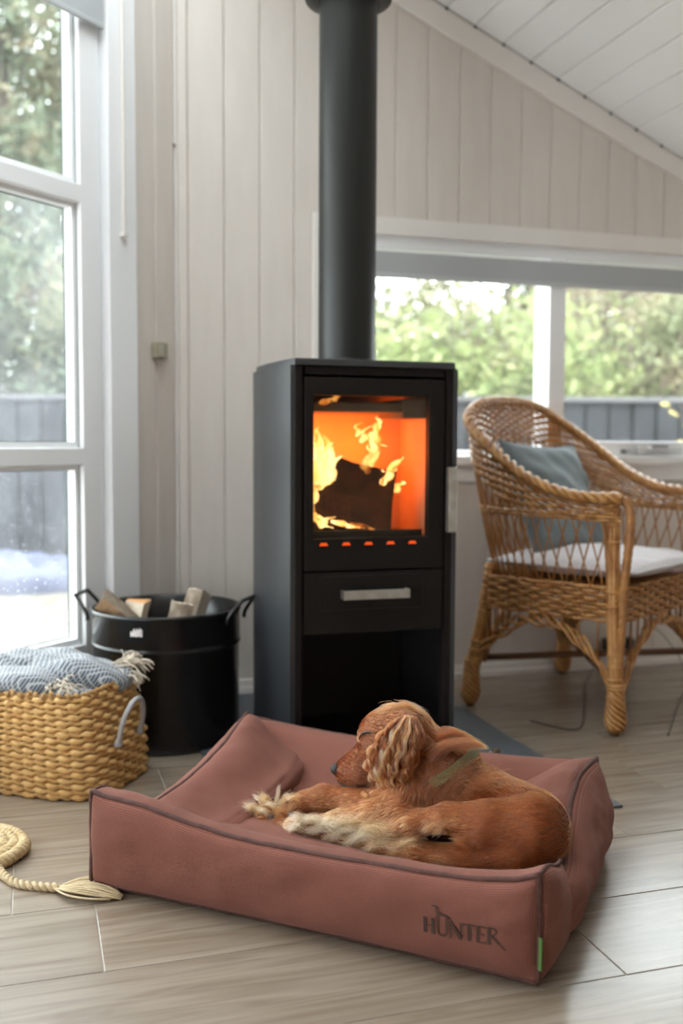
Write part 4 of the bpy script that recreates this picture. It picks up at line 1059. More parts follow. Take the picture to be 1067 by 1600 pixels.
# legs: wrapped posts with rope-bound feet
def wrapped(path, r):
    """a bundle of canes bound with flat wraps"""
    P = catmull(path, 40); T, N, B = frames(P); out = []
    for k_ in range(7):
        a = k_*2*PI/7; out.append(tube(P+(N*math.cos(a)+B*math.sin(a))*r*.66, r*.40, 7))
    for f in (.06, .14, .22, .45, .52, .80, .88, .96):
        i_ = int(f*39); a = np.linspace(0, 2*PI, 20, endpoint=False)
        out.append(tube(P[i_]+(N[i_]*np.cos(a)[:, None]+B[i_]*np.sin(a)[:, None])*r*1.0, .0042, 6, closed=True))
    return join(*out)
def foot(bx, by, tx, ty, ztop=.135):
    """rope-bound bulb: helical strands round a swelling core"""
    n = 90; t = np.linspace(0, 1, n); z = ztop+(.012-ztop)*t
    rad = np.interp(t, [0, .1, .45, .75, .93, 1], [.0175, .0185, .0215, .0255, .021, .013])
    x = tx+(bx-tx)*t; y = ty+(by-ty)*t; out = [tube(np.column_stack([x, y, z]), rad*.80, 12)]
    for k_ in range(7):
        a = t*2*PI*1.1+k_*2*PI/7
        out.append(tube(np.column_stack([x+rad*np.cos(a), y+rad*np.sin(a), z]), .0062, 7))
    for k_ in range(2):
        a = np.linspace(0, 2*PI, 24, endpoint=False); out.append(tube(np.column_stack([tx+.021*np.cos(a), ty+.021*np.sin(a), np.full(24, ztop+.004-.009*k_)]), .0055, 6, closed=True))
    return join(*out)
def leg(top, mid, bot, near):
    lg = c('leg', wrapped([top, mid, (bot[0], bot[1], .13)], .0185), M_wick)
    c('rope_foot', foot(bot[0]+(bot[0]-mid[0])*.12, bot[1]+(bot[1]-mid[1])*.12, bot[0], bot[1]), M_wick, lg)
    bx2, by2 = bot[0]+(bot[0]-mid[0])*.12, bot[1]+(bot[1]-mid[1])*.12
    c('foot_pad', tube(np.array([(bx2, by2, .016), (bx2, by2, .0004)]), .0125, 12), M_rod, lg)
leg((.440, .0, .655), (.445, .0, .36), (.462, -.008, .13), True)
leg((.440, .56, .655), (.445, .56, .36), (.462, .568, .13), False)
leg((.045, .015, .44), (.025, .008, .30), (-.010, -.004, .13), True)
leg((.045, .545, .44), (.025, .552, .30), (-.006, .562, .13), False)
for v_ in (-.004, .564):                     # flat outer bow of the arm front
    P = catmull([(.445, v_, .652), (.478, v_, .640), (.492, v_, .60), (.486, v_, .50), (.476, v_, .40), (.472, v_, .28), (.468, v_, .14)], 120)
    c('arm_bow', tube(P, .0125*(1+.06*np.cos(np.arange(120)*1.6)), 9), M_wick2)
    P = catmull([(.415, v_, .652), (.425, v_, .55), (.436, v_, .41)], 40); c('arm_filler', tube(P, .0105*(1+.05*np.cos(np.arange(40)*1.6)), 8), M_wick2)
c('cross_stretcher', join(tube(np.array([(-.008, .0, .148), (.462, .56, .148)]), .0105, 10)), M_rod)
c('cross_stretcher', join(tube(np.array([(.462, .0, .142), (-.004, .56, .142)]), .0105, 10)), M_rod)
# ---- seat cushion and back pillow
def cushion(lx, ly, h, seed, pinch=.12, nu=40, nv=40, wr=.004):
    """two puffed skins joined at a seam; corners stay sharp"""
    u = np.linspace(-1, 1, nu); v = np.linspace(-1, 1, nv); U, W = np.meshgrid(u, v, indexing='ij')
    k = (1-U**2)*(1-W**2); puff = np.maximum(k, 0)**.42
    sx = 1-pinch*(1-np.abs(W)**2.5)*np.abs(U)**3*.5; sy = 1-pinch*(1-np.abs(U)**2.5)*np.abs(W)**3*.5
    X = lx*U*sx; Y = ly*W*sy
    pts = np.stack([X, Y, 0*X], -1)
    w1_ = wr*snoise(pts.reshape(-1, 3), seed, 7, 2).reshape(U.shape)*np.minimum(1, k*4)
    A = np.stack([X, Y, h*puff+w1_], -1).reshape(-1, 3); B = np.stack([X, Y, -h*puff+w1_], -1).reshape(-1, 3)
    F = grid_faces(nu, nv); F2 = F[:, ::-1]+nu*nv
    seam = [(X[i, 0], Y[i, 0], 0) for i in range(nu)] + [(X[-1, j], Y[-1, j], 0) for j in range(1, nv)] + [(X[i, -1], Y[i, -1], 0) for i in range(nu-2, -1, -1)] + [(X[0, j], Y[0, j], 0) for j in range(nv-2, 0, -1)]
    return (np.vstack([A, B]), np.vstack([F, F2])), np.array(seam)
M_lilac = mat('pale_grey_cotton', (.58, .545, .555), .9, var=(.62, .59, .60), vscale=12, bump=.12, bscale=300, sheen=.2)
(cv_, cf_), seam = cushion(.235, .262, .040, 61, .03)
cc = np.array([.262, .28, .447])
sc_ = ob('seat_cushion', None, loc=CO+CU*cc[0]+CV*cc[1]+UPZ*cc[2], label='pale grey seat cushion on the wicker armchair', cat='cushion')
mk('cover', xf((cv_, cf_), (0, 0, 0), CU, CV, UPZ), M_lilac, sc_, smooth=True)
mk('piping', tube(xf((seam, []), (0, 0, 0), CU, CV, UPZ)[0], .0035, 6, closed=True), M_lilac, sc_, smooth=True)
M_slate = mat('slate_blue_cotton', (.130, .165, .180), .92, var=(.155, .190, .205), vscale=10, bump=.15, bscale=260, sheen=.25)
(pv_, pf_), seam = cushion(.238, .195, .055, 63, .20, wr=.010)
pc_ = np.array([.085, .325, .622]); pu = CV; pw = -CU*.36+UPZ*.93; pw /= np.linalg.norm(pw); pn = np.cross(pu, pw)
pw2 = pw
pi_ = ob('back_pillow', None, loc=CO+CU*pc_[0]+CV*pc_[1]+UPZ*pc_[2], label='slate-blue square pillow leaning in the back of the armchair', cat='pillow')
pux = pu*.995-UPZ*.03
mk('cover', xf((pv_, pf_), (0, 0, 0), pux, pw, pn), M_slate, pi_, smooth=True)
mk('seam', tube(xf((seam, []), (0, 0, 0), pux, pw, pn)[0], .0022, 6, closed=True), M_slate, pi_, smooth=True)
# ================================================================== DOG BED
B0 = np.array([.093, 1.807, .0035]); BE = np.array([.754, -.657, 0.0]); BN = np.array([.657, .754, 0.0])   # front left floor corner, along the front, towards the back
BLEN, BDEP = .804, .565
def bedw(P): P = np.asarray(P, float); return P[..., :1]*BE + P[..., 1:2]*BN + P[..., 2:3]*UPZ
def linen():
    t = NT('dusty_rose_ribbed_canvas')
    p = t.node('ShaderNodeBsdfPrincipled', Roughness=.88); p.inputs['Sheen Weight'].default_value = .08; p.inputs['Sheen Roughness'].default_value = .5; p.inputs['Sheen Tint'].default_value = (1, .8, .75, 1)
    p.inputs['Specular IOR Level'].default_value = .2
    uv = t.node('ShaderNodeUVMap'); tc = t.node('ShaderNodeTexCoord')
    def wave(rot, scale):
        mp = t.node('ShaderNodeMapping'); mp.inputs['Rotation'].default_value = (0, 0, rot); t.link(uv.outputs[0], mp.inputs[0])
        w = t.node('ShaderNodeTexWave', Scale=scale, Distortion=.35, Detail=1.0); w.inputs['Detail Scale'].default_value = 3; t.link(mp.outputs[0], w.inputs['Vector']); return w.outputs['Fac']
    a, b = wave(0, 98.0), wave(PI/2, 92.0)
    mu = t.node('ShaderNodeMath', operation='MULTIPLY'); t.link(a, mu.inputs[0]); t.link(b, mu.inputs[1])
    nz = t.node('ShaderNodeTexNoise', Scale=9.0, Detail=4.0); t.link(tc.outputs['Object'], nz.inputs['Vector'])
    cr = t.node('ShaderNodeValToRGB'); e = cr.color_ramp.elements; e[0].position = 0.0; e[0].color = (.120, .040, .027, 1); e[1].position = .8; e[1].color = (.262, .104, .077, 1)
    ad = t.node('ShaderNodeMath', operation='MULTIPLY_ADD'); ad.inputs[1].default_value = .35; t.link(nz.outputs[0], ad.inputs[0]); 
    m3 = t.node('ShaderNodeMath', operation='MULTIPLY'); m3.inputs[1].default_value = .75; t.link(mu.outputs[0], m3.inputs[0]); t.link(m3.outputs[0], ad.inputs[2])
    t.link(ad.outputs[0], cr.inputs[0]); t.link(cr.outputs[0], p.inputs['Base Color'])
    bp = t.node('ShaderNodeBump', Strength=.55, Distance=.0012); t.link(mu.outputs[0], bp.inputs['Height']); t.link(bp.outputs[0], p.inputs['Normal'])
    t.link(p.outputs[0], t.out.inputs[0]); return t.m
M_bed = linen()
M_pipe = mat('dark_rose_piping', (.060, .022, .017), .85, var=(.095, .036, .028), vscale=60, bump=.2, bscale=300)
M_ink = mat('dark_brown_print', (.050, .022, .014), .9)

def smooth_step(a, b, x):
    t = np.clip((np.asarray(x, float)-a)/(b-a), 0, 1); return t*t*(3-2*t)

def bolster(dims, bulge, deform, seed, nseg=(60, 18, 18), wr=.004):
    """box cushion: six bulging faces meeting at sharp seams, then a deform of (s, t, z).  dims = (s0, s1, t0, t1, z0, z1)"""
    s0, s1, t0, t1, z0, z1 = dims; n = nseg; V, F, U = [], [], []; base = 0
    C3 = np.array([(s0+s1)/2, (t0+t1)/2, (z0+z1)/2]); H = np.array([(s1-s0)/2, (t1-t0)/2, (z1-z0)/2])
    for ax in range(3):
        for sg in (-1, 1):
            a1, a2 = [(1, 2), (0, 2), (0, 1)][ax]
            A, Bq = np.meshgrid(np.linspace(-1, 1, n[a1]+1), np.linspace(-1, 1, n[a2]+1), indexing='ij')
            P = np.zeros(A.shape+(3,)); P[..., ax] = sg; P[..., a1] = A; P[..., a2] = Bq
            # puff: rises quickly from the seam, flat in the middle of a long face
            l1, l2 = H[a1], H[a2]; r_ = .075
            k1 = np.clip((1-np.abs(A))*l1/r_, 0, 1); k2 = np.clip((1-np.abs(Bq))*l2/r_, 0, 1)
            puff = np.sqrt(np.maximum(1-(1-k1)**2, 0))*np.sqrt(np.maximum(1-(1-k2)**2, 0))
            Q = C3+P*H; Q[..., ax] += sg*bulge[ax]*puff
            # wrinkles fanning from the corners
            w = snoise(Q.reshape(-1, 3)*np.array([1, 1.6, 1.6]), seed+ax, 9, 2).reshape(A.shape)
            cn = np.exp(-(k1*1.1)) ; w2 = np.sin(Bq*l2*95+3*snoise(Q.reshape(-1, 3), seed+5, 6).reshape(A.shape))*np.exp(-((1-np.abs(A))*l1/.05)**2)*.5
            Q[..., ax] += sg*wr*(w*.8+w2)*puff
            V.append(deform(Q).reshape(-1, 3)); U.append(np.stack([Q[..., a1], Q[..., a2]], -1).reshape(-1, 2)+ax*.37)
            f = grid_faces(n[a1]+1, n[a2]+1)+base
            flip = (sg > 0) == (ax == 1)
            F.append(f[:, ::-1] if flip else f); base += A.size
    return np.concatenate(V), np.concatenate(F), np.concatenate(U)
bed = ob('dog_bed', None, loc=B0, label='dusty rose fabric dog bed with plump bolsters and dark piping on the floor', cat='dog bed')
def b_mk(n, vfu, parent=bed, m=M_bed, **k): return mk(n, (bedw(vfu[0]), vfu[1]), m, parent, smooth=True, uvs=vfu[2], **k)
def piping(n, pts, r=.0046, parent=bed, jitter=.0016, seed=1, nn=None):
    P = np.asarray(pts, float); P = P+np.column_stack([snoise(P, seed+i, 14, 2) for i in range(3)])*jitter
    return mk(n, tube(bedw(P), r, 8), M_pipe, parent, smooth=True)

# front bolster: sags between its ends
def d_front(Q):
    Q = Q.copy(); s, t, z = Q[..., 0], Q[..., 1], Q[..., 2]
    f = np.clip(s/BLEN, 0, 1); top = np.clip(z/.17, 0, 1.2)
    sag = np.interp(s, [0, .06, .11, .16, .21, .27, .34, .45, .52, .60, .68, .73, .77, .804], [0, .001, .005, .013, .022, .0295, .033, .0335, .0315, .0295, .028, .023, .016, .006])*top
    ends = np.exp(-((1-np.abs(2*f-1))/.05)**2)
    Q[..., 2] = z - sag*(1+.0*t) + .004*top*ends + .006*(1-top)*(1-np.abs(2*f-1)**4)*0
    # top slopes down towards the inside
    Q[..., 2] -= .072*smooth_step(.012, .150, t)*top*(.62+.38*smooth_step(0, .14, s))*(.35+.65*smooth_step(0, .10, BLEN-s)) + .012*smooth_step(.03, .15, t)*top
    # lower edge tucks in a little
    Q[..., 1] += .014*(1-top)*np.sin(f*PI)**.5*(t < .10)
    # bottom lifts at left end
    Q[..., 2] += .010*(1-top)*np.exp(-(f/.12)**2)*0
    return Q
front = b_mk('front_bolster', bolster((0, BLEN, .0, .150, .004, .170), (.030, .027, .008), d_front, 71, (110, 26, 26), .0035))
def edge(d, fixed, axis, n=90):
    """points of a box edge after deform: fixed = dict axis->value"""
    P = np.zeros((n, 3))
    for k in range(3):
        P[:, k] = np.linspace(*fixed[k], n) if isinstance(fixed[k], tuple) else fixed[k]
    return d(P)
piping('piping', edge(d_front, [(0, BLEN), .0, .170], 0), seed=2)
piping('piping', edge(d_front, [(0, BLEN), .0, .004], 0), seed=3)
piping('piping', edge(d_front, [0.0, .0, (.004, .172)], 0, 30), seed=4)
piping('piping', edge(d_front, [BLEN, .0, (.004, .172)], 0, 30), seed=5)
piping('piping', edge(d_front, [0.0, (0, .150), .170], 0, 30), r=.003, seed=6)
piping('piping', edge(d_front, [BLEN, (0, .150), .170], 0, 30), r=.0035, seed=7)
piping('piping', edge(d_front, [(.02, BLEN-.02), .150, .170], 0), r=.003, seed=8)

# side bolsters: low where they meet the front, rising to the back corner
def d_side(left):
    def d(Q):
        Q = Q.copy(); s, t, z = Q[..., 0], Q[..., 1], Q[..., 2]
        g_ = smooth_step(.15, .50, t); top = np.clip(z/.17, 0, 1.2)
        Q[..., 2] = z*(.55+.47*g_) 
        lean = .034*np.sin(np.clip((t-.14)/.42, 0, 1)*PI)*top          # outer seam pulled inwards
        bul = .012*np.sin(np.clip((t-.14)/.42, 0, 1)*PI)*(1-np.abs(2*np.clip(z/.17, 0, 1)-1))
        inn = smooth_step(0, .13, s if left else BLEN-s)
        Q[..., 2] -= .055*inn*top*(.4+.6*g_)
        if left: Q[..., 0] = s+lean*1.3-bul*1.6
        else: Q[..., 0] = s-lean*.55-.016*top*g_+bul
        return Q
    return d
for left in (True, False):
    dims = (0.0, .150, .135, BDEP, .004, .172) if left else (BLEN-.135, BLEN, .135, BDEP, .004, .172)
    d = d_side(left)
    b_mk('side_bolster', bolster(dims, (.034, .014, .016), d, 73 if left else 75, (24, 46, 24), .006))
    so = 0.0 if left else BLEN
    piping('piping', edge(d, [so, (.150, BDEP), .172], 0, 60), seed=10)
    piping('piping', edge(d, [so, (.150, BDEP), .004], 0, 60), seed=11)
    piping('piping', edge(d, [so, BDEP, (.004, .176)], 0, 24), seed=12)
# back bolster
def d_back(Q):
    Q = Q.copy(); s, t, z = Q[..., 0], Q[..., 1], Q[..., 2]
    f = np.clip(s/BLEN, 0, 1); top = np.clip(z/.17, 0, 1.2)
    Q[..., 2] = z - .020*np.sin(f*PI)**.6*top - .075*smooth_step(0, .15, BDEP-t)*top
    Q[..., 0] = np.where(s > BLEN*.5, s-.018*top*smooth_step(.7, 1, f), s+.003*top*smooth_step(.3, 0, f))
    return Q
b_mk('back_bolster', bolster((0.004, BLEN-.004, BDEP-.175, BDEP, .004, .172), (.012, .018, .015), d_back, 77, (90, 26, 24), .006))
piping('piping', edge(d_back, [(0.004, BLEN-.004), BDEP, .172], 0), seed=14)
piping('piping', edge(d_back, [(0.004, BLEN-.004), BDEP, .004], 0), seed=15)
# base pad
b_mk('base_cushion', bolster((.07, BLEN-.07, .10, BDEP-.10, .004, .052), (.01, .01, .022), lambda Q: Q, 79, (50, 36, 6), .006))
# little green care tag on the front right corner
tg2 = edge(d_front, [BLEN, .0, (.028, .078)], 0, 10)
tv = []
for p in tg2: tv += [p+np.array([.001, -.0055, 0]), p+np.array([.0065, -.0085, 0])]
tv = np.array(tv); tvb = tv+np.array([.0012, .0012, 0])
V = np.vstack([tv, tvb]); F = [[2*i, 2*i+1, 2*i+3, 2*i+2] for i in range(9)]+[[20+2*i, 22+2*i, 23+2*i, 21+2*i] for i in range(9)]+[[2*i, 2*i+2, 22+2*i, 20+2*i] for i in range(9)]+[[2*i+1, 21+2*i, 23+2*i, 2*i+3] for i in range(9)]+[[0, 20, 21, 1], [18, 19, 39, 38]]
mk('care_tag', (bedw(V), F), mat('green_woven_tag', (.075, .15, .035), .85), bed, label='small green fabric tag')

# ---- printed word with the dog emblem, laid on the bulging front face
def face_pt(s, z):
    """surface of the front face: same formula as the mesh"""
    s = np.asarray(s, float); z = np.asarray(z, float)
    k1 = np.clip(np.minimum(s, BLEN-s)/.075, 0, 1); k2 = np.clip(np.minimum(z-.004, .170-z)/.075, 0, 1)
    puff = np.sqrt(np.maximum(1-(1-k1)**2, 0))*np.sqrt(np.maximum(1-(1-k2)**2, 0))
    Q = np.stack([s, -.027*puff, z], -1)
    w = snoise(np.stack([s, np.zeros_like(s), z], -1).reshape(-1, 3)*np.array([1, 1.6, 1.6]), 72, 9, 2).reshape(s.shape)
    Q[..., 1] -= .0035*w*.8*puff
    Q[..., 1] -= .0018
    return d_front(Q)
def strip_poly(quads):
    """list of quads ((x,z) x4) subdivided and laid on the face"""
    V, F = [], []
    for q in quads:
        q = np.array(q, float); n = 8; b = len(V)
        for i in range(n+1):
            for j in range(3):
                u, v = i/n, j/2
                V.append((1-v)*((1-u)*q[0]+u*q[1]) + v*((1-u)*q[3]+u*q[2]))
        for i in range(n):
            for j in range(2): F.append([b+i*3+j, b+(i+1)*3+j, b+(i+1)*3+j+1, b+i*3+j+1])
    V = np.array(V); return face_pt(LX0+V[:, 0]*LSC, LZ0+V[:, 1]*LSC), F
LX0, LZ0, LSC = .6330, .0690, .0305          # letter height 1 = 33 mm
def bar(x0, z0, x1, z1, w):
    d = np.array([x1-x0, z1-z0]); l = np.hypot(*d); n = np.array([-d[1], d[0]])/l*w/2
    return [(x0-n[0], z0-n[1]), (x1-n[0], z1-n[1]), (x1+n[0], z1+n[1]), (x0+n[0], z0+n[1])]
def serif(x, z, w=.20, h=.05): return [(x-w/2, z-h/2), (x+w/2, z-h/2), (x+w/2, z+h/2), (x-w/2, z+h/2)]
K, k_ = .165, .075
L = []
L += [bar(.10, .03, .10, 1.0, K), bar(.52, .03, .52, 1.0, K), bar(.10, .53, .52, .53, k_), serif(.10, .03), serif(.10, 1), serif(.52, .03), serif(.52, 1)]                       # H
ux = .72
uu = [(ux+.04, 1.28), (ux+.04, .40), (ux+.07, .20), (ux+.16, .07), (ux+.29, .03), (ux+.42, .07), (ux+.50, .20), (ux+.53, .40), (ux+.53, 1.25)]
for a, b in zip(uu[:-1], uu[1:]): L.append(bar(*a, *b, .115))                                                                                                                # U
nx = 1.36
L += [bar(nx+.08, .03, nx+.08, 1.0, k_*1.1), bar(nx+.08, .98, nx+.62, .04, K), bar(nx+.62, .03, nx+.62, 1.0, k_*1.1), serif(nx+.08, .03), serif(nx+.03, 1), serif(nx+.62, 1)]  # N
tx = 2.06
L += [bar(tx+.32, .03, tx+.32, 1.0, K), bar(tx+.02, .97, tx+.62, .97, k_*1.3), serif(tx+.32, .03), bar(tx+.03, .82, tx+.03, .97, .05), bar(tx+.61, .82, tx+.61, .97, .05)]        # T
ex = 2.72
L += [bar(ex+.10, .03, ex+.10, 1.0, K), bar(ex+.04, .97, ex+.48, .97, k_*1.2), bar(ex+.10, .52, ex+.42, .52, k_*1.1), bar(ex+.04, .04, ex+.52, .04, k_*1.2), bar(ex+.48, .84, ex+.48, .97, .05), bar(ex+.51, .04, ex+.51, .2, .05), bar(ex+.42, .42, ex+.42, .62, .045)]  # E
rx = 3.28
L += [bar(rx+.10, .03, rx+.10, 1.0, K), serif(rx+.10, .03), bar(rx+.04, .97, rx+.30, .97, k_*1.2), bar(rx+.30, .97, rx+.45, .86, .08), bar(rx+.45, .88, rx+.45, .66, .11), bar(rx+.45, .68, rx+.30, .53, .08), bar(rx+.10, .53, rx+.32, .53, k_), bar(rx+.26, .52, rx+.62, .08, K*.85), bar(rx+.60, .10, rx+.92, -.20, .07)]  # R with a tail
# the standing hound above the U: its legs run into the U
L += [bar(ux+.0, 1.37, ux+.56, 1.31, .15), bar(ux+.05, 1.34, ux-.06, 1.70, .12), bar(ux-.20, 1.78, ux+.0, 1.74, .10), bar(ux-.28, 1.73, ux-.14, 1.76, .07), bar(ux-.02, 1.76, ux+.05, 1.64, .06), bar(ux+.53, 1.34, ux+.68, 1.14, .055), bar(ux+.66, 1.16, ux+.78, 1.08, .04)]
v, f = strip_poly(L)
mk('printed_logo', (bedw(v), f), M_ink, front, label='dark brown printed word HUNTER with a small standing hound above the U')
# ================================================================== THE DOG  (bed coordinates: s along the front, t towards the back, z up)
# one body: smooth union of tapered round bones, each (start s,t,z,r), (end s,t,z,r), hair flow sign, hair length, tone
BONES = [
 # torso
 ('trunk', (0.5080,0.3000,0.1545,0.0687), (0.6042,0.3200,0.1335,0.0762), 1, .016, .36),
 ('trunk', (0.6042,0.3200,0.1335,0.0762), (0.7185,0.2750,0.1207,0.0749), 1, .015, .34),
 ('trunk', (0.5356,0.3600,0.1393,0.0606), (0.6743,0.3500,0.1187,0.0610), 1, .015, .36),
 # neck
 ('neck', (0.4902,0.3050,0.2426,0.0475), (0.5637,0.3100,0.1955,0.0611), 1, .018, .36),
 ('neck', (0.4753,0.2950,0.2095,0.0451), (0.5153,0.2900,0.1564,0.0588), 1, .020, .42),
 # head
 ('head', (0.4488,0.3000,0.2533,0.0478), (0.4836,0.3020,0.2571,0.0522), 1, .010, .42),
 ('head', (0.4256,0.3000,0.2504,0.0324), (0.4540,0.3000,0.2417,0.0454), 1, .008, .36),
 ('head', (0.4259,0.3000,0.2137,0.0361), (0.3644,0.3000,0.1732,0.0208), -1, .006, .32),
 ('head', (0.4287,0.3000,0.1797,0.0289), (0.3711,0.3000,0.1604,0.0171), -1, .008, .26),
 ('head', (0.4011,0.2880,0.1795,0.0253), (0.3833,0.2900,0.1702,0.0206), -1, .007, .30),
 # raised foreleg
 ('leg', (0.5069,0.2620,0.1523,0.0419), (0.4573,0.2550,0.1327,0.0293), 1, .012, .42),
 ('leg', (0.4573,0.2550,0.1327,0.0293), (0.3956,0.2650,0.1272,0.0215), 1, .009, .40),
 ('leg', (0.3956,0.2650,0.1272,0.0215), (0.3277,0.2750,0.1209,0.0219), 1, .008, .42),
 ('leg', (0.3277,0.2750,0.1209,0.0219), (0.2899,0.2720,0.1087,0.0172), 1, .008, .40),
 ('paw', (0.2899,0.2720,0.1087,0.0172), (0.2649,0.2700,0.0954,0.0160), 1, .010, .48),
 # lower foreleg
 ('leg', (0.5047,0.2350,0.1315,0.0345), (0.4573,0.2300,0.1246,0.0232), 1, .012, .46),
 ('leg', (0.4573,0.2300,0.1246,0.0232), (0.3835,0.2250,0.1026,0.0165), 1, .012, .55),
 ('leg', (0.3835,0.2250,0.1026,0.0165), (0.3224,0.2220,0.0852,0.0143), 1, .012, .62),
 ('paw', (0.3224,0.2220,0.0852,0.0143), (0.2931,0.2220,0.0780,0.0156), 1, .014, .75),
 # far paw with pads showing, its leg running back underneath
 ('paw', (0.1746,0.2680,0.0577,0.0163), (0.2144,0.2680,0.0691,0.0237), -1, .012, .62),
 ('leg', (0.2176,0.2620,0.0641,0.0199), (0.3050,0.2250,0.0703,0.0120), -1, .009, .42),
 ('leg', (0.3050,0.2250,0.0703,0.0120), (0.4388,0.2150,0.0795,0.0150), -1, .012, .50),
 # near hind leg: thigh forward to the knee, shank back, foot forward again
 ('thigh', (0.7388,0.2350,0.1385,0.0631), (0.6695,0.2150,0.1432,0.0394), 1, .012, .34),
 ('thigh', (0.6694,0.2150,0.1477,0.0372), (0.5973,0.2080,0.1487,0.0222), 1, .010, .38),
 ('thigh', (0.5973,0.2080,0.1487,0.0222), (0.5328,0.2080,0.1280,0.0191), 1, .011, .44),
 ('thigh', (0.5328,0.2080,0.1280,0.0191), (0.4746,0.2120,0.1019,0.0160), 1, .016, .52),
 ('shank', (0.7195,0.2000,0.1061,0.0322), (0.6306,0.1960,0.0864,0.0230), 1, .010, .36),
 ('shank', (0.6306,0.1960,0.0864,0.0230), (0.5495,0.1960,0.0800,0.0190), 1, .011, .42),
 ('shank', (0.5495,0.1960,0.0800,0.0190), (0.4689,0.2020,0.0800,0.0160), 1, .016, .54),
 ('shank', (0.4677,0.2050,0.0810,0.0160), (0.3702,0.2120,0.0786,0.0129), 1, .016, .72),
]
BA = np.array([b[1] for b in BONES]); BB = np.array([b[2] for b in BONES])
BKIND = [b[0] for b in BONES]
def sdf_each(P):
    """distance of points to every bone (bones, n)"""
    out = np.empty((len(BONES), len(P)), np.float32)
    for i in range(len(BONES)):
        a, b = BA[i, :3], BB[i, :3]; ab = b-a
        h = np.clip(((P-a)@ab)/max(ab@ab, 1e-9), 0, 1)
        d = P-a-h[:, None]*ab
        out[i] = np.sqrt((d*d).sum(1)) - (BA[i, 3]+(BB[i, 3]-BA[i, 3])*h)
    return out
KS = np.array([dict(trunk=.016, neck=.016, head=.010, leg=.007, paw=.006, thigh=.009, shank=.007)[k] for k in BKIND])
def sdf(P):
    P = np.asarray(P, np.float32)
    d = sdf_each(P); k = .0048
    m = d.min(0)
    return m - k*np.log(np.exp(-(d-m)/k).sum(0))
def sdf_grad(P, e=.0015):
    g = np.empty((len(P), 3), np.float32)
    for i in range(3):
        o = np.zeros(3, np.float32); o[i] = e
        g[:, i] = sdf(P+o)-sdf(P-o)
    return g/(np.linalg.norm(g, axis=1, keepdims=True)+1e-9)
def surface_nets(lo, hi, h):
    n = np.ceil((np.array(hi)-np.array(lo))/h).astype(int)+1
    ax = [lo[i]+h*np.arange(n[i]) for i in range(3)]
    G = np.stack(np.meshgrid(*ax, indexing='ij'), -1).reshape(-1, 3)
    D = np.concatenate([sdf(c) for c in np.array_split(G, 12)]).reshape(n)
    S = D < 0
    c = [(0, 0, 0), (1, 0, 0), (0, 1, 0), (1, 1, 0), (0, 0, 1), (1, 0, 1), (0, 1, 1), (1, 1, 1)]
    sl = lambda A, o: A[o[0]:n[0]-1+o[0], o[1]:n[1]-1+o[1], o[2]:n[2]-1+o[2]]
    cnt = sum(sl(S, o).astype(int) for o in c); act = (cnt > 0) & (cnt < 8)
    idx = -np.ones(act.shape, int); idx[act] = np.arange(act.sum())
    ii = np.argwhere(act)
    acc = np.zeros((len(ii), 3)); w = np.zeros(len(ii))
    for a in range(8):
        for b in range(a+1, 8):
            if sum(abs(c[a][k]-c[b][k]) for k in range(3)) != 1: continue
            da = D[tuple((ii+c[a]).T)]; db = D[tuple((ii+c[b]).T)]; x = (da < 0) != (db < 0)
            t = np.where(x, da/(da-db+1e-12), 0)
            p = np.array(c[a])+t[:, None]*(np.array(c[b])-np.array(c[a])); acc += np.where(x[:, None], p, 0); w += x
    V = np.array(lo)+h*(ii+acc/w[:, None]); F = []
    for k in range(3):
        u, v = (k+1) % 3, (k+2) % 3
        d = np.zeros(3, int); d[k] = 1
        A = S[:n[0]-1, :n[1]-1, :n[2]-1]; Bq = S[d[0]:n[0]-1+d[0], d[1]:n[1]-1+d[1], d[2]:n[2]-1+d[2]]
        e = np.argwhere(A != Bq); e = e[(e[:, u] > 0) & (e[:, v] > 0)]
        du = np.zeros(3, int); du[u] = 1; dv = np.zeros(3, int); dv[v] = 1
        q = np.stack([idx[tuple((e-du-dv).T)], idx[tuple((e-dv).T)], idx[tuple(e.T)], idx[tuple((e-du).T)]], 1)
        fl = A[tuple(e.T)]; q[~fl] = q[~fl][:, ::-1]; F.append(q[(q >= 0).all(1)])
    return V, np.concatenate(F)
DV, DF = surface_nets((.17, .13, .035), (.86, .46, .35), .0042)
# ---- materials of the coat
def coat_mat():
    t = NT('red_spaniel_coat')
    hb = t.node('ShaderNodeBsdfHairPrincipled'); hb.parametrization = 'COLOR'
    hb.inputs['Roughness'].default_value = .28; hb.inputs['Radial Roughness'].default_value = .38; hb.inputs['Random Roughness'].default_value = .3; hb.inputs['Coat'].default_value = .05
    at_ = t.node('ShaderNodeAttribute', attribute_name='tone')
    hi = t.node('ShaderNodeHairInfo')
    m1 = t.node('ShaderNodeMath', operation='MULTIPLY_ADD'); m1.inputs[1].default_value = .16; t.link(hi.outputs['Random'], m1.inputs[0]); t.link(at_.outputs['Fac'], m1.inputs[2])
    m2 = t.node('ShaderNodeMath', operation='MULTIPLY_ADD'); m2.inputs[1].default_value = .10; t.link(hi.outputs['Intercept'], m2.inputs[0]); t.link(m1.outputs[0], m2.inputs[2])
    cr = t.node('ShaderNodeValToRGB'); e = cr.color_ramp.elements
    e[0].position = .20; e[0].color = (.050, .010, .002, 1); e[1].position = 1.0; e[1].color = (.68, .49, .31, 1)
    for p_, c_ in ((.42, (.074, .0135, .002)), (.58, (.140, .032, .005)), (.78, (.42, .19, .068))): x = e.new(p_); x.color = (*c_, 1)
    t.link(m2.outputs[0], cr.inputs[0]); t.link(cr.outputs[0], hb.inputs['Color']); t.link(hb.outputs[0], t.out.inputs[0])
    return t.m
M_hair = coat_mat()
M_skin = mat('auburn_undercoat', (.17, .055, .018), .8, var=(.22, .075, .026), vscale=25)
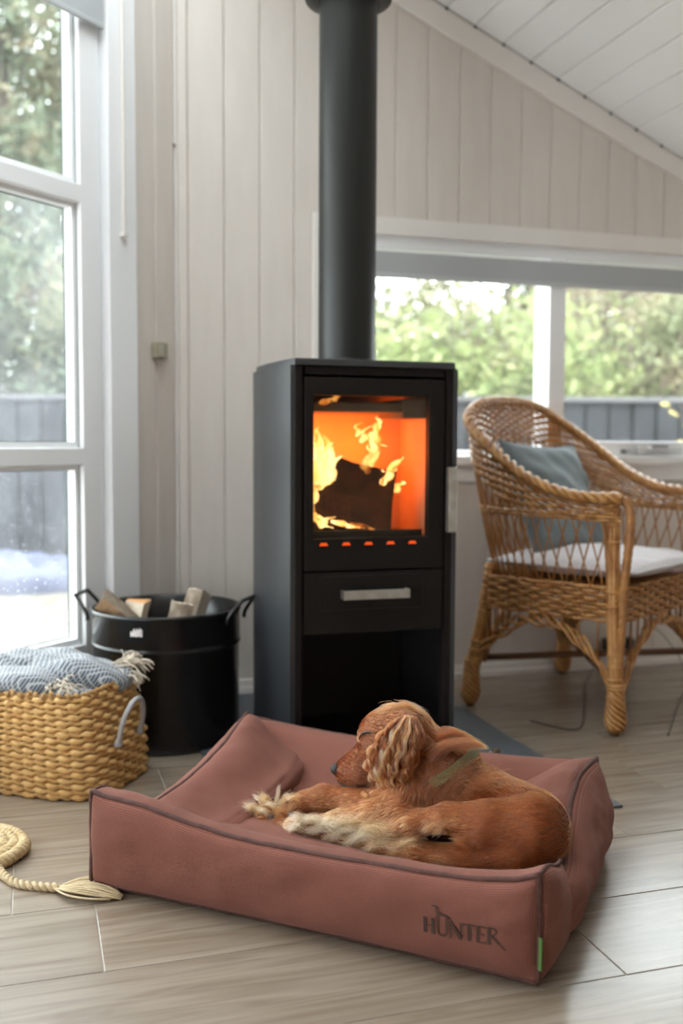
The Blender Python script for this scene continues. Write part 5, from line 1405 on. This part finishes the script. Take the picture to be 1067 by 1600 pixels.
M_black = mat('black_nose_leather', (.014, .012, .012), .5, bump=.35, bscale=500, spec=.35)
dog = ob('cocker_spaniel', mesh_of('cocker_spaniel', bedw(DV), DF, M_skin, True), loc=B0, label='red cocker spaniel asleep, curled up in the dusty rose dog bed', cat='dog')

def add_hair(name, curves, tone, radius=.00028, parent=dog, m=M_hair, tip=.25, label=None):
    """curves: list of (k, 3) arrays in bed coordinates or one (n, k, 3) array"""
    if isinstance(curves, np.ndarray): n, k = curves.shape[:2]; sizes = [k]*n; P = curves.reshape(-1, 3); u = np.tile(np.linspace(0, 1, k), n)
    else: sizes = [len(c_) for c_ in curves]; P = np.concatenate(curves); u = np.concatenate([np.linspace(0, 1, q) for q in sizes])
    hc = bpy.data.hair_curves.new(name)
    hc.add_curves(sizes)
    hc.attributes['position'].data.foreach_set('vector', bedw(P).astype(np.float32).ravel())
    ra = hc.attributes.get('radius') or hc.attributes.new('radius', 'FLOAT', 'POINT')
    rad = radius*(1-(1-tip)*u**1.5)
    ra.data.foreach_set('value', rad.astype(np.float32))
    ta = hc.attributes.new('tone', 'FLOAT', 'CURVE'); ta.data.foreach_set('value', np.broadcast_to(tone, (len(sizes),)).astype(np.float32).copy())
    hc.materials.append(m)
    o = bpy.data.objects.new(name, hc); COL.objects.link(o); o.parent = parent
    o['kind'] = 'stuff'
    if label: o['label'] = label
    return o
# ---- short coat over the whole body
tri = np.concatenate([DF[:, [0, 1, 2]], DF[:, [0, 2, 3]]])
ta_, tb_, tc_ = DV[tri[:, 0]], DV[tri[:, 1]], DV[tri[:, 2]]
ar = .5*np.linalg.norm(np.cross(tb_-ta_, tc_-ta_), axis=1)
NH = 105000
pick = rng.choice(len(tri), NH, p=ar/ar.sum()); r1 = np.sqrt(rng.random(NH)); r2_ = rng.random(NH)
root = ((1-r1)[:, None]*ta_[pick]+(r1*(1-r2_))[:, None]*tb_[pick]+(r1*r2_)[:, None]*tc_[pick]).astype(np.float32)
keep = root[:, 2] > .062
root = root[keep]
nrm = np.concatenate([sdf_grad(c) for c in np.array_split(root, 10)])
dist = sdf_each(root); wgt = np.exp(-np.clip(dist-dist.min(0), 0, 1)/.010); wgt /= wgt.sum(0)
flow_b = np.array([np.sign(b[3])*((np.array(b[2])-np.array(b[1]))[:3]) for b in BONES]); flow_b /= np.linalg.norm(flow_b, axis=1, keepdims=True)
# the coat runs tail-wards over the back and downwards over the near flank
flow = wgt.T@flow_b + np.array([0, -.10, -.22])
len_b = np.array([b[4] for b in BONES]); tone_b = np.array([b[5] for b in BONES])
ln = wgt.T@len_b; tn = wgt.T@tone_b
flow -= nrm*np.sum(flow*nrm, 1, keepdims=True); flow /= np.linalg.norm(flow, axis=1, keepdims=True)+1e-6
# soft locks: low-frequency swirls of the parting direction
side = np.cross(nrm, flow)
sw = snoise(root, 91, 22, 2)*.42 + snoise(root, 92, 60, 1)*.22
flow = flow+side*sw[:, None]; flow /= np.linalg.norm(flow, axis=1, keepdims=True)
NK = 6
cur = np.empty((len(root), NK, 3), np.float32); p = root-nrm*.001; cur[:, 0] = p
Lh = (ln*(.75+.5*rng.random(len(root)))).astype(np.float32)
lift = (.30+.25*rng.random(len(root)))
for j in range(1, NK):
    f = j/(NK-1)
    d = flow + nrm*(lift*(1-f)**1.2*1.0)[:, None] + rng.normal(0, .06, root.shape)
    d /= np.linalg.norm(d, axis=1, keepdims=True)
    p = p + d*(Lh/(NK-1))[:, None]
    sd = np.concatenate([sdf(c) for c in np.array_split(p, 8)]); low = .0008+.0022*f
    p = p + nrm*np.clip(low-sd, 0, .01)[:, None]
    cur[:, j] = p
def clump(cur, root, cell, amount):
    """pull strand tips towards the mean strand of their little cell"""
    key = np.floor(root/cell+rng.random(3)).astype(np.int64); key = key[:, 0]*1000003+key[:, 1]*1009+key[:, 2]
    u_, inv = np.unique(key, return_inverse=True); cnt = np.bincount(inv)[:, None]
    k = cur.shape[1]
    for j in range(1, k):
        m = np.stack([np.bincount(inv, cur[:, j, c_]) for c_ in range(3)], 1)/cnt
        a = amount*(j/(k-1))**1.0
        cur[:, j] = cur[:, j]*(1-a)+m[inv]*a
    return cur, inv
cur, inv = clump(cur, root, .0062, .62)
tv_ = rng.normal(0, .045, inv.max()+1)[inv]
# patches: paler crown, saddle sheen, golden lower legs come from the bones' tones
tn = tn + tv_ + .05*snoise(root, 95, 9, 2)
add_hair('coat', cur, tn, .00030)

# ---- long wavy locks
def locks(paths, tones, n_each, spread, amp, wl, radius=.00026, npt=22, start=(0, .25), seed=5, twist=1.0):
    """paths: list of polylines (bed coords); wavy strands in each lock"""
    g = np.random.default_rng(seed); out, tn = [], []
    for q, (pth, tone) in enumerate(zip(paths, tones)):
        P = catmull(pth, npt*2); L = np.sum(np.linalg.norm(np.diff(P, axis=0), axis=1))
        T, N, Bn = frames(P); ph = g.random()*6.28; w_ = wl*(.8+.4*g.random()); am = amp*(.6+.8*g.random())
        for i in range(n_each):
            o = g.normal(0, spread, 2); s0 = start[0]+(start[1]-start[0])*g.random()**1.5; s1 = .72+.28*g.random()**.6
            uu = np.linspace(s0, s1, npt); pos = np.stack([np.interp(uu, np.linspace(0, 1, npt*2), P[:, c_]) for c_ in range(3)], 1)
            NN = np.stack([np.interp(uu, np.linspace(0, 1, npt*2), N[:, c_]) for c_ in range(3)], 1); BB_ = np.stack([np.interp(uu, np.linspace(0, 1, npt*2), Bn[:, c_]) for c_ in range(3)], 1)
            env = np.clip(uu*2.2, .15, 1)
            ang = uu*L/w_*2*PI+ph+g.normal(0, .25)
            wob = am*env
            spr = .45+.55*np.sin(np.clip(uu, 0, 1)*PI)
            pos = pos + NN*(o[0]*spr+wob*np.sin(ang)*.55)[:, None] + BB_*(o[1]*spr+wob*np.cos(ang)*twist)[:, None] + g.normal(0, .0002, pos.shape)
            out.append(pos); tn.append(tone+g.normal(0, .05))
    return np.array(out), np.array(tn)
EAR_F = [(0.4955,0.2620,0.3047), (0.4681,0.2500,0.2833), (0.4482,0.2440,0.2540), (0.4321,0.2440,0.2186), (0.4374,0.2470,0.1898), (0.4578,0.2500,0.1656)]
EAR_M = [(0.5061,0.2600,0.3064), (0.5028,0.2430,0.2823), (0.4935,0.2360,0.2503), (0.4790,0.2360,0.2156), (0.4728,0.2400,0.1875), (0.4788,0.2440,0.1659)]
EAR_R = [(0.5176,0.2620,0.3049), (0.5355,0.2500,0.2821), (0.5322,0.2430,0.2511), (0.5236,0.2410,0.2202), (0.5174,0.2420,0.1957), (0.5108,0.2440,0.1730)]
EF, EM, ER = (catmull(e_, 24) for e_ in (EAR_F, EAR_M, EAR_R))
def ear_path(a):
    return EF*(1-a)*(1-2*a)+EM*4*a*(1-a)+ER*a*(2*a-1)
# leather of the ear: a thin curved flap
av_ = np.linspace(.06, .94, 14); top_ = []
for a in av_: top_.append(ear_path(a)[:21]+np.array([0, .008, 0]))
top_ = np.array(top_); bot_ = top_+np.array([0, .007, 0]); nu_, nv_ = 14, 21
Fe = np.vstack([grid_faces(nu_, nv_), grid_faces(nu_, nv_)[:, ::-1]+nu_*nv_]).tolist()
bd = [i*nv_ for i in range(nu_)]+[(nu_-1)*nv_+j for j in range(1, nv_)]+[i*nv_+nv_-1 for i in range(nu_-2, -1, -1)]+[j for j in range(nv_-2, 0, -1)]
for a, b in zip(bd, bd[1:]+bd[:1]): Fe.append([b, a, a+nu_*nv_, b+nu_*nv_])
ear = mk('ear', (bedw(np.vstack([top_.reshape(-1, 3), bot_.reshape(-1, 3)])), Fe), mat('ear_undercoat', (.16, .055, .018), .8), dog, smooth=True, label='long hanging ear with wavy pale golden hair')
g5 = np.random.default_rng(17); pa, tn5 = [], []
for i in range(54):
    a = np.clip((i+.5)/54+g5.normal(0, .02), 0, 1); e_ = ear_path(a); o_ = np.array([g5.normal(0, .002), -.002-.010*g5.random(), 0]); end = 24 if g5.random() < .7 else int(14+9*g5.random())
    e2 = e_[:end]+o_; pa.append(e2[::max(1, (end-1)//6)]); tn5.append(.52+.15*g5.normal())
hc_, ht_ = locks(pa, tn5, 44, .0017, .0052, .034, seed=18, npt=34, twist=.7)
add_hair('ear_hair', hc_, ht_, .00034, parent=ear)
# curl at the tip of the ear
cl, ct = [], []
for i, (cx, cz, r_) in enumerate(((.447, .148, .013), (.470, .143, .010), (.430, .150, .009))):
    th = np.linspace(0, 1.7*2*PI, 26)
    for q in range(150):
        o = g5.normal(0, .0014, 3); rr_ = r_*(1-.55*th/th[-1])*(1+.1*g5.normal())
        cl.append(np.stack([cx+rr_*np.cos(th+i), .2385+.003*np.sin(th)+0*th-.002*th/th[-1], cz+rr_*np.sin(th+i)], 1)+o); ct.append(.58+.08*g5.normal())
add_hair('ear_curl', cl, np.array(ct), .00028, parent=ear)

def tufts(spec, seed, radius=.00027, npt=12):
    """spec rows: base, tip, count, base spread, tip spread, curl amplitude, tone"""
    g = np.random.default_rng(seed); out, tn = [], []
    for b, t_, n, sb, st_, cu, tone in spec:
        b, t_ = np.array(b), np.array(t_); L = np.linalg.norm(t_-b); d = (t_-b)/L
        n1_ = np.cross(d, (0, 0, 1.0)); n1_ /= np.linalg.norm(n1_)+1e-9; n2_ = np.cross(d, n1_); ph = g.random()*6.28
        for i in range(n):
            u = np.linspace(0, 1, npt)[:, None]; b2 = b+g.normal(0, sb, 3); t2 = b+(t_-b)*(.6+.5*g.random())+g.normal(0, st_, 3)
            bow = np.sin(u*PI)*L*.14*np.array([0, 0, 1.0])
            w = u*L/.017*6.28+ph+g.normal(0, .3)
            P = b2+(t2-b2)*u+bow+cu*u*(n1_*np.sin(w)+n2_*np.cos(w))
            sdp = sdf(P); lo_ = np.clip(.0012-sdp, 0, .006)
            P = P-np.array([0, 1.0, -.4])*lo_[:, None]
            out.append(P); tn.append(tone+g.normal(0, .06))
    return np.array(out), np.array(tn)
feather = [
 # paw with pads: tousled pale hair round the toes
 ((0.2232,0.2620,0.0942), (0.1989,0.2550,0.1169), 240, .004, .005, .0016, .68), ((0.2328,0.2650,0.0947), (0.2399,0.2620,0.1371), 120, .003, .0022, .001, .81), ((0.2455,0.2620,0.0976), (0.2641,0.2580,0.1256), 150, .005, .004, .0016, .68),
 ((0.1987,0.2580,0.0816), (0.1677,0.2500,0.0896), 260, .005, .006, .0018, .70), ((0.1856,0.2560,0.0674), (0.1533,0.2500,0.0644), 260, .005, .005, .0018, .77), ((0.1920,0.2520,0.0571), (0.1624,0.2440,0.0539), 200, .005, .004, .0014, .78),
 ((0.2036,0.2620,0.0962), (0.1838,0.2620,0.1085), 140, .003, .003, .0012, .75), ((0.2223,0.2480,0.0584), (0.2009,0.2360,0.0554), 180, .005, .004, .001, .73), ((0.2351,0.2500,0.1001), (0.2194,0.2430,0.1050), 120, .004, .003, .001, .80), ((0.2234,0.2460,0.0845), (0.2015,0.2400,0.0932), 90, .004, .003, .001, .84), ((0.2599,0.2500,0.0914), (0.2416,0.2430,0.0959), 160, .005, .004, .0012, .52),
 # raised paw
 ((0.2886,0.2580,0.1181), (0.2640,0.2500,0.1195), 170, .004, .003, .001, .60), ((0.2842,0.2560,0.1056), (0.2613,0.2500,0.0916), 150, .004, .003, .001, .54),
 # lower forepaw, curly
 ((0.3229,0.2100,0.0981), (0.2988,0.2000,0.1074), 240, .005, .005, .0024, .83), ((0.3196,0.2060,0.0868), (0.2956,0.1960,0.0841), 260, .005, .004, .0022, .83), ((0.3526,0.2080,0.1012), (0.3225,0.2000,0.1039), 240, .006, .004, .0022, .78), ((0.3783,0.2080,0.1053), (0.3512,0.2000,0.0942), 240, .007, .005, .0020, .77),
 ((0.4101,0.2080,0.1128), (0.3795,0.2000,0.0964), 260, .008, .005, .0018, .72), ((0.4406,0.2100,0.1194), (0.4074,0.2000,0.0986), 240, .008, .005, .0016, .64), ((0.4678,0.2100,0.1238), (0.4350,0.2000,0.0985), 220, .008, .006, .0016, .60),
 # belly and hind feathering lying over the bolster
 ((0.4304,0.2050,0.0959), (0.3741,0.1950,0.0807), 320, .007, .005, .0016, .81), ((0.4696,0.2000,0.0949), (0.4119,0.1900,0.0771), 340, .007, .005, .0016, .83), ((0.5080,0.1950,0.0916), (0.4509,0.1860,0.0736), 320, .007, .005, .0014, .78), ((0.5339,0.1900,0.0819), (0.4836,0.1840,0.0638), 260, .006, .004, .0012, .73),
 ((0.3925,0.2050,0.0944), (0.3319,0.1970,0.0825), 280, .007, .004, .0016, .83), ((0.5059,0.2000,0.1149), (0.4602,0.1930,0.0912), 300, .008, .006, .0016, .70), ((0.5455,0.1900,0.1045), (0.5027,0.1840,0.0787), 260, .008, .005, .0014, .64), ((0.4817,0.2000,0.1109), (0.4379,0.1930,0.1062), 260, .008, .005, .0014, .68),
 # golden fringe on the front of the thigh, by the fold
 ((0.5917,0.1900,0.1439), (0.5592,0.1840,0.1249), 200, .006, .004, .0008, .57), ((0.5877,0.1950,0.1460), (0.5601,0.1880,0.1281), 220, .007, .004, .0008, .55), ((0.6101,0.1900,0.1446), (0.5866,0.1850,0.1313), 120, .006, .003, .0006, .54),
 ((0.6168,0.1900,0.1513), (0.5827,0.1830,0.1258), 260, .006, .004, .0006, .56), ((0.6470,0.1780,0.1129), (0.6130,0.1780,0.1249), 200, .006, .004, .0005, .44), ((0.6652,0.1800,0.1241), (0.6337,0.1800,0.1343), 160, .006, .004, .0005, .38),
 # chest bib under the ear
 ((0.4690,0.2500,0.1720), (0.4545,0.2430,0.1435), 260, .009, .006, .0008, .51), ((0.5003,0.2460,0.1708), (0.4856,0.2400,0.1351), 260, .010, .006, .0008, .54), ((0.4378,0.2620,0.1636), (0.4314,0.2560,0.1477), 160, .006, .004, .0008, .40),
 # pale top of the head, falling back
 ((0.4439,0.2920,0.2984), (0.4868,0.2920,0.3105), 200, .006, .003, .0006, .57), ((0.4728,0.2960,0.3080), (0.5179,0.2960,0.3035), 200, .006, .003, .0006, .55), ((0.4327,0.2880,0.2884), (0.4665,0.2860,0.3049), 160, .005, .003, .0005, .51),
 # wet-looking loose hair over the back
 ((0.5812,0.2550,0.2182), (0.5380,0.2430,0.1633), 200, .012, .008, .0008, .40), ((0.6216,0.2580,0.2171), (0.5739,0.2430,0.1710), 220, .014, .008, .0008, .40), ((0.6611,0.2620,0.2078), (0.6109,0.2450,0.1737), 200, .014, .008, .0008, .42),
 # lower edge of the shank
 ((0.6072,0.1800,0.0828), (0.5560,0.1780,0.0722), 200, .007, .004, .0008, .52), ((0.6745,0.1800,0.0926), (0.6193,0.1780,0.0768), 180, .007, .004, .0006, .40),
]
fc, ft = tufts(feather, 23)
add_hair('feathering', fc, ft, .00027, label='long cream feathering on legs, paws and belly')
# scruff pushed up over the collar
scr, st2 = tufts([((0.5595,0.2620,0.2446), (0.6279,0.2620,0.2628), 420, .006, .0035, .0005, .36), ((0.5513,0.2580,0.2353), (0.6033,0.2580,0.2677), 320, .007, .004, .0005, .38), ((0.5902,0.2700,0.2627), (0.6436,0.2680,0.2620), 300, .004, .0026, .0005, .42), ((0.5604,0.2800,0.2702), (0.6308,0.2760,0.2639), 260, .006, .003, .0004, .36)], 29, npt=10)
add_hair('scruff', scr, st2, .00028)
# whiskers
wh, wt = tufts([((0.3893,0.2760,0.1716), (0.4377,0.2620,0.1708), 7, .004, .008, .0, .95), ((0.3814,0.2760,0.1754), (0.4058,0.2620,0.1540), 5, .004, .008, .0, .95), ((0.4372,0.2620,0.2405), (0.4179,0.2500,0.2509), 4, .003, .004, 0, .9)], 31)
add_hair('whiskers', wh, wt, .00018)
# ---- face
def snap(P, up=.001):
    P = np.array(P, np.float32).reshape(-1, 3)
    for _ in range(12): P = P-sdf_grad(P)*(sdf(P)-up)[:, None]
    return P
eye_line = snap([(0.4049,0.2720,0.2456), (0.4117,0.2680,0.2548), (0.4197,0.2640,0.2617), (0.4290,0.2600,0.2651), (0.4374,0.2580,0.2643)], .0035)
mk('closed_eyelid', tube(bedw(catmull(eye_line, 20)), np.concatenate([np.linspace(.0008, .0024, 10), np.linspace(.0024, .0008, 10)]), 8), mat('dark_eyelid', (.012, .008, .007), .4), dog, smooth=True, label='closed eye')
nose_c = np.array((0.3443,0.2940,0.1747)); 
nv = []
th_n = np.linspace(0, 2*PI, 24, endpoint=False)
prof_n = [(0, -.014), (.006, -.0135), (.0105, -.011), (.0122, -.006), (.0115, .0), (.0085, .006), (.004, .009)]
ax_n = np.array([-.94, -.05, .10]); ax_n /= np.linalg.norm(ax_n); u_n = np.array([0, 1.0, 0]); w_n = np.cross(ax_n, u_n); w_n *= np.sign(w_n[2])
Vn = np.array([[nose_c+ax_n*q[1]+u_n*math.cos(t_)*q[0]*1.05+w_n*math.sin(t_)*q[0]*.95 for t_ in th_n] for q in prof_n]).reshape(-1, 3)
Vn = np.vstack([Vn, nose_c+ax_n*.0098]); Fn = [[i*24+j, i*24+(j+1) % 24, (i+1)*24+(j+1) % 24, (i+1)*24+j] for i in range(6) for j in range(24)]
nose = mk('nose', (bedw(Vn), Fn), M_black, dog, smooth=True, label='black nose')
mouth = snap([(0.3569,0.2900,0.1553), (0.3776,0.2820,0.1558), (0.3990,0.2780,0.1565), (0.4210,0.2750,0.1619), (0.4401,0.2720,0.1728)], .002)
mk('mouth_line', tube(bedw(catmull(mouth, 24)), .0012, 6), M_black, dog, smooth=True)
for i, (q, r_) in enumerate((((0.2333,0.2430,0.0771), .0100), ((0.2122,0.2460,0.0752), .0060), ((0.2153,0.2480,0.0863), .0058))):
    v, f = lathe([(0, -r_*.5), (r_*.8, -r_*.3), (r_, 0), (r_*.8, r_*.3), (0, r_*.5)], 14)
    v = np.column_stack([v[:, 0], v[:, 2], v[:, 1]])+np.array(q)
    mk('paw_pad', (bedw(v), f), mat('dark_paw_pad', (.06, .028, .02), .6, bump=.3, bscale=300), dog, smooth=True)
# collar: flat band round the neck
ca, cb_ = np.array((0.5299,0.3050,0.2740)), np.array((0.5965,0.3150,0.1819)); axn = (cb_-ca)/np.linalg.norm(cb_-ca); cc_ = np.array((0.5766,0.3150,0.2150))
e1_ = np.cross(axn, (0, 1.0, 0)); e1_ /= np.linalg.norm(e1_); e2_ = np.cross(axn, e1_); n = 72
th = np.linspace(0, 2*PI, n, endpoint=False); rC = []
for t_ in th:
    d = e1_*math.cos(t_)+e2_*math.sin(t_); r_ = .03
    for _ in range(14): r_ -= float(sdf(np.array([cc_+d*r_]))[0])*.8
    rC.append(min(max(r_, .03), .070)+.007)
rC = np.array(rC); rC = (rC+np.roll(rC, 1)+np.roll(rC, -1)+np.roll(rC, 2)+np.roll(rC, -2))/5
ring = lambda dr, da: np.array([cc_+(e1_*math.cos(t_)+e2_*math.sin(t_))*(r_+dr)+axn*da for t_, r_ in zip(th, rC)])
Vc = np.stack([ring(0, -.0085), ring(.0025, -.0085), ring(.0025, .0085), ring(0, .0085)], 1).reshape(-1, 3)
Fc = [[i*4+j, i*4+(j+1) % 4, ((i+1) % n)*4+(j+1) % 4, ((i+1) % n)*4+j] for i in range(n) for j in range(4)]
col_ = mk('collar', (bedw(Vc), Fc), mat('olive_webbing', (.115, .105, .045), .75, var=(.15, .14, .07), vscale=90, bump=.3, bscale=400), dog, label='olive green webbing collar')
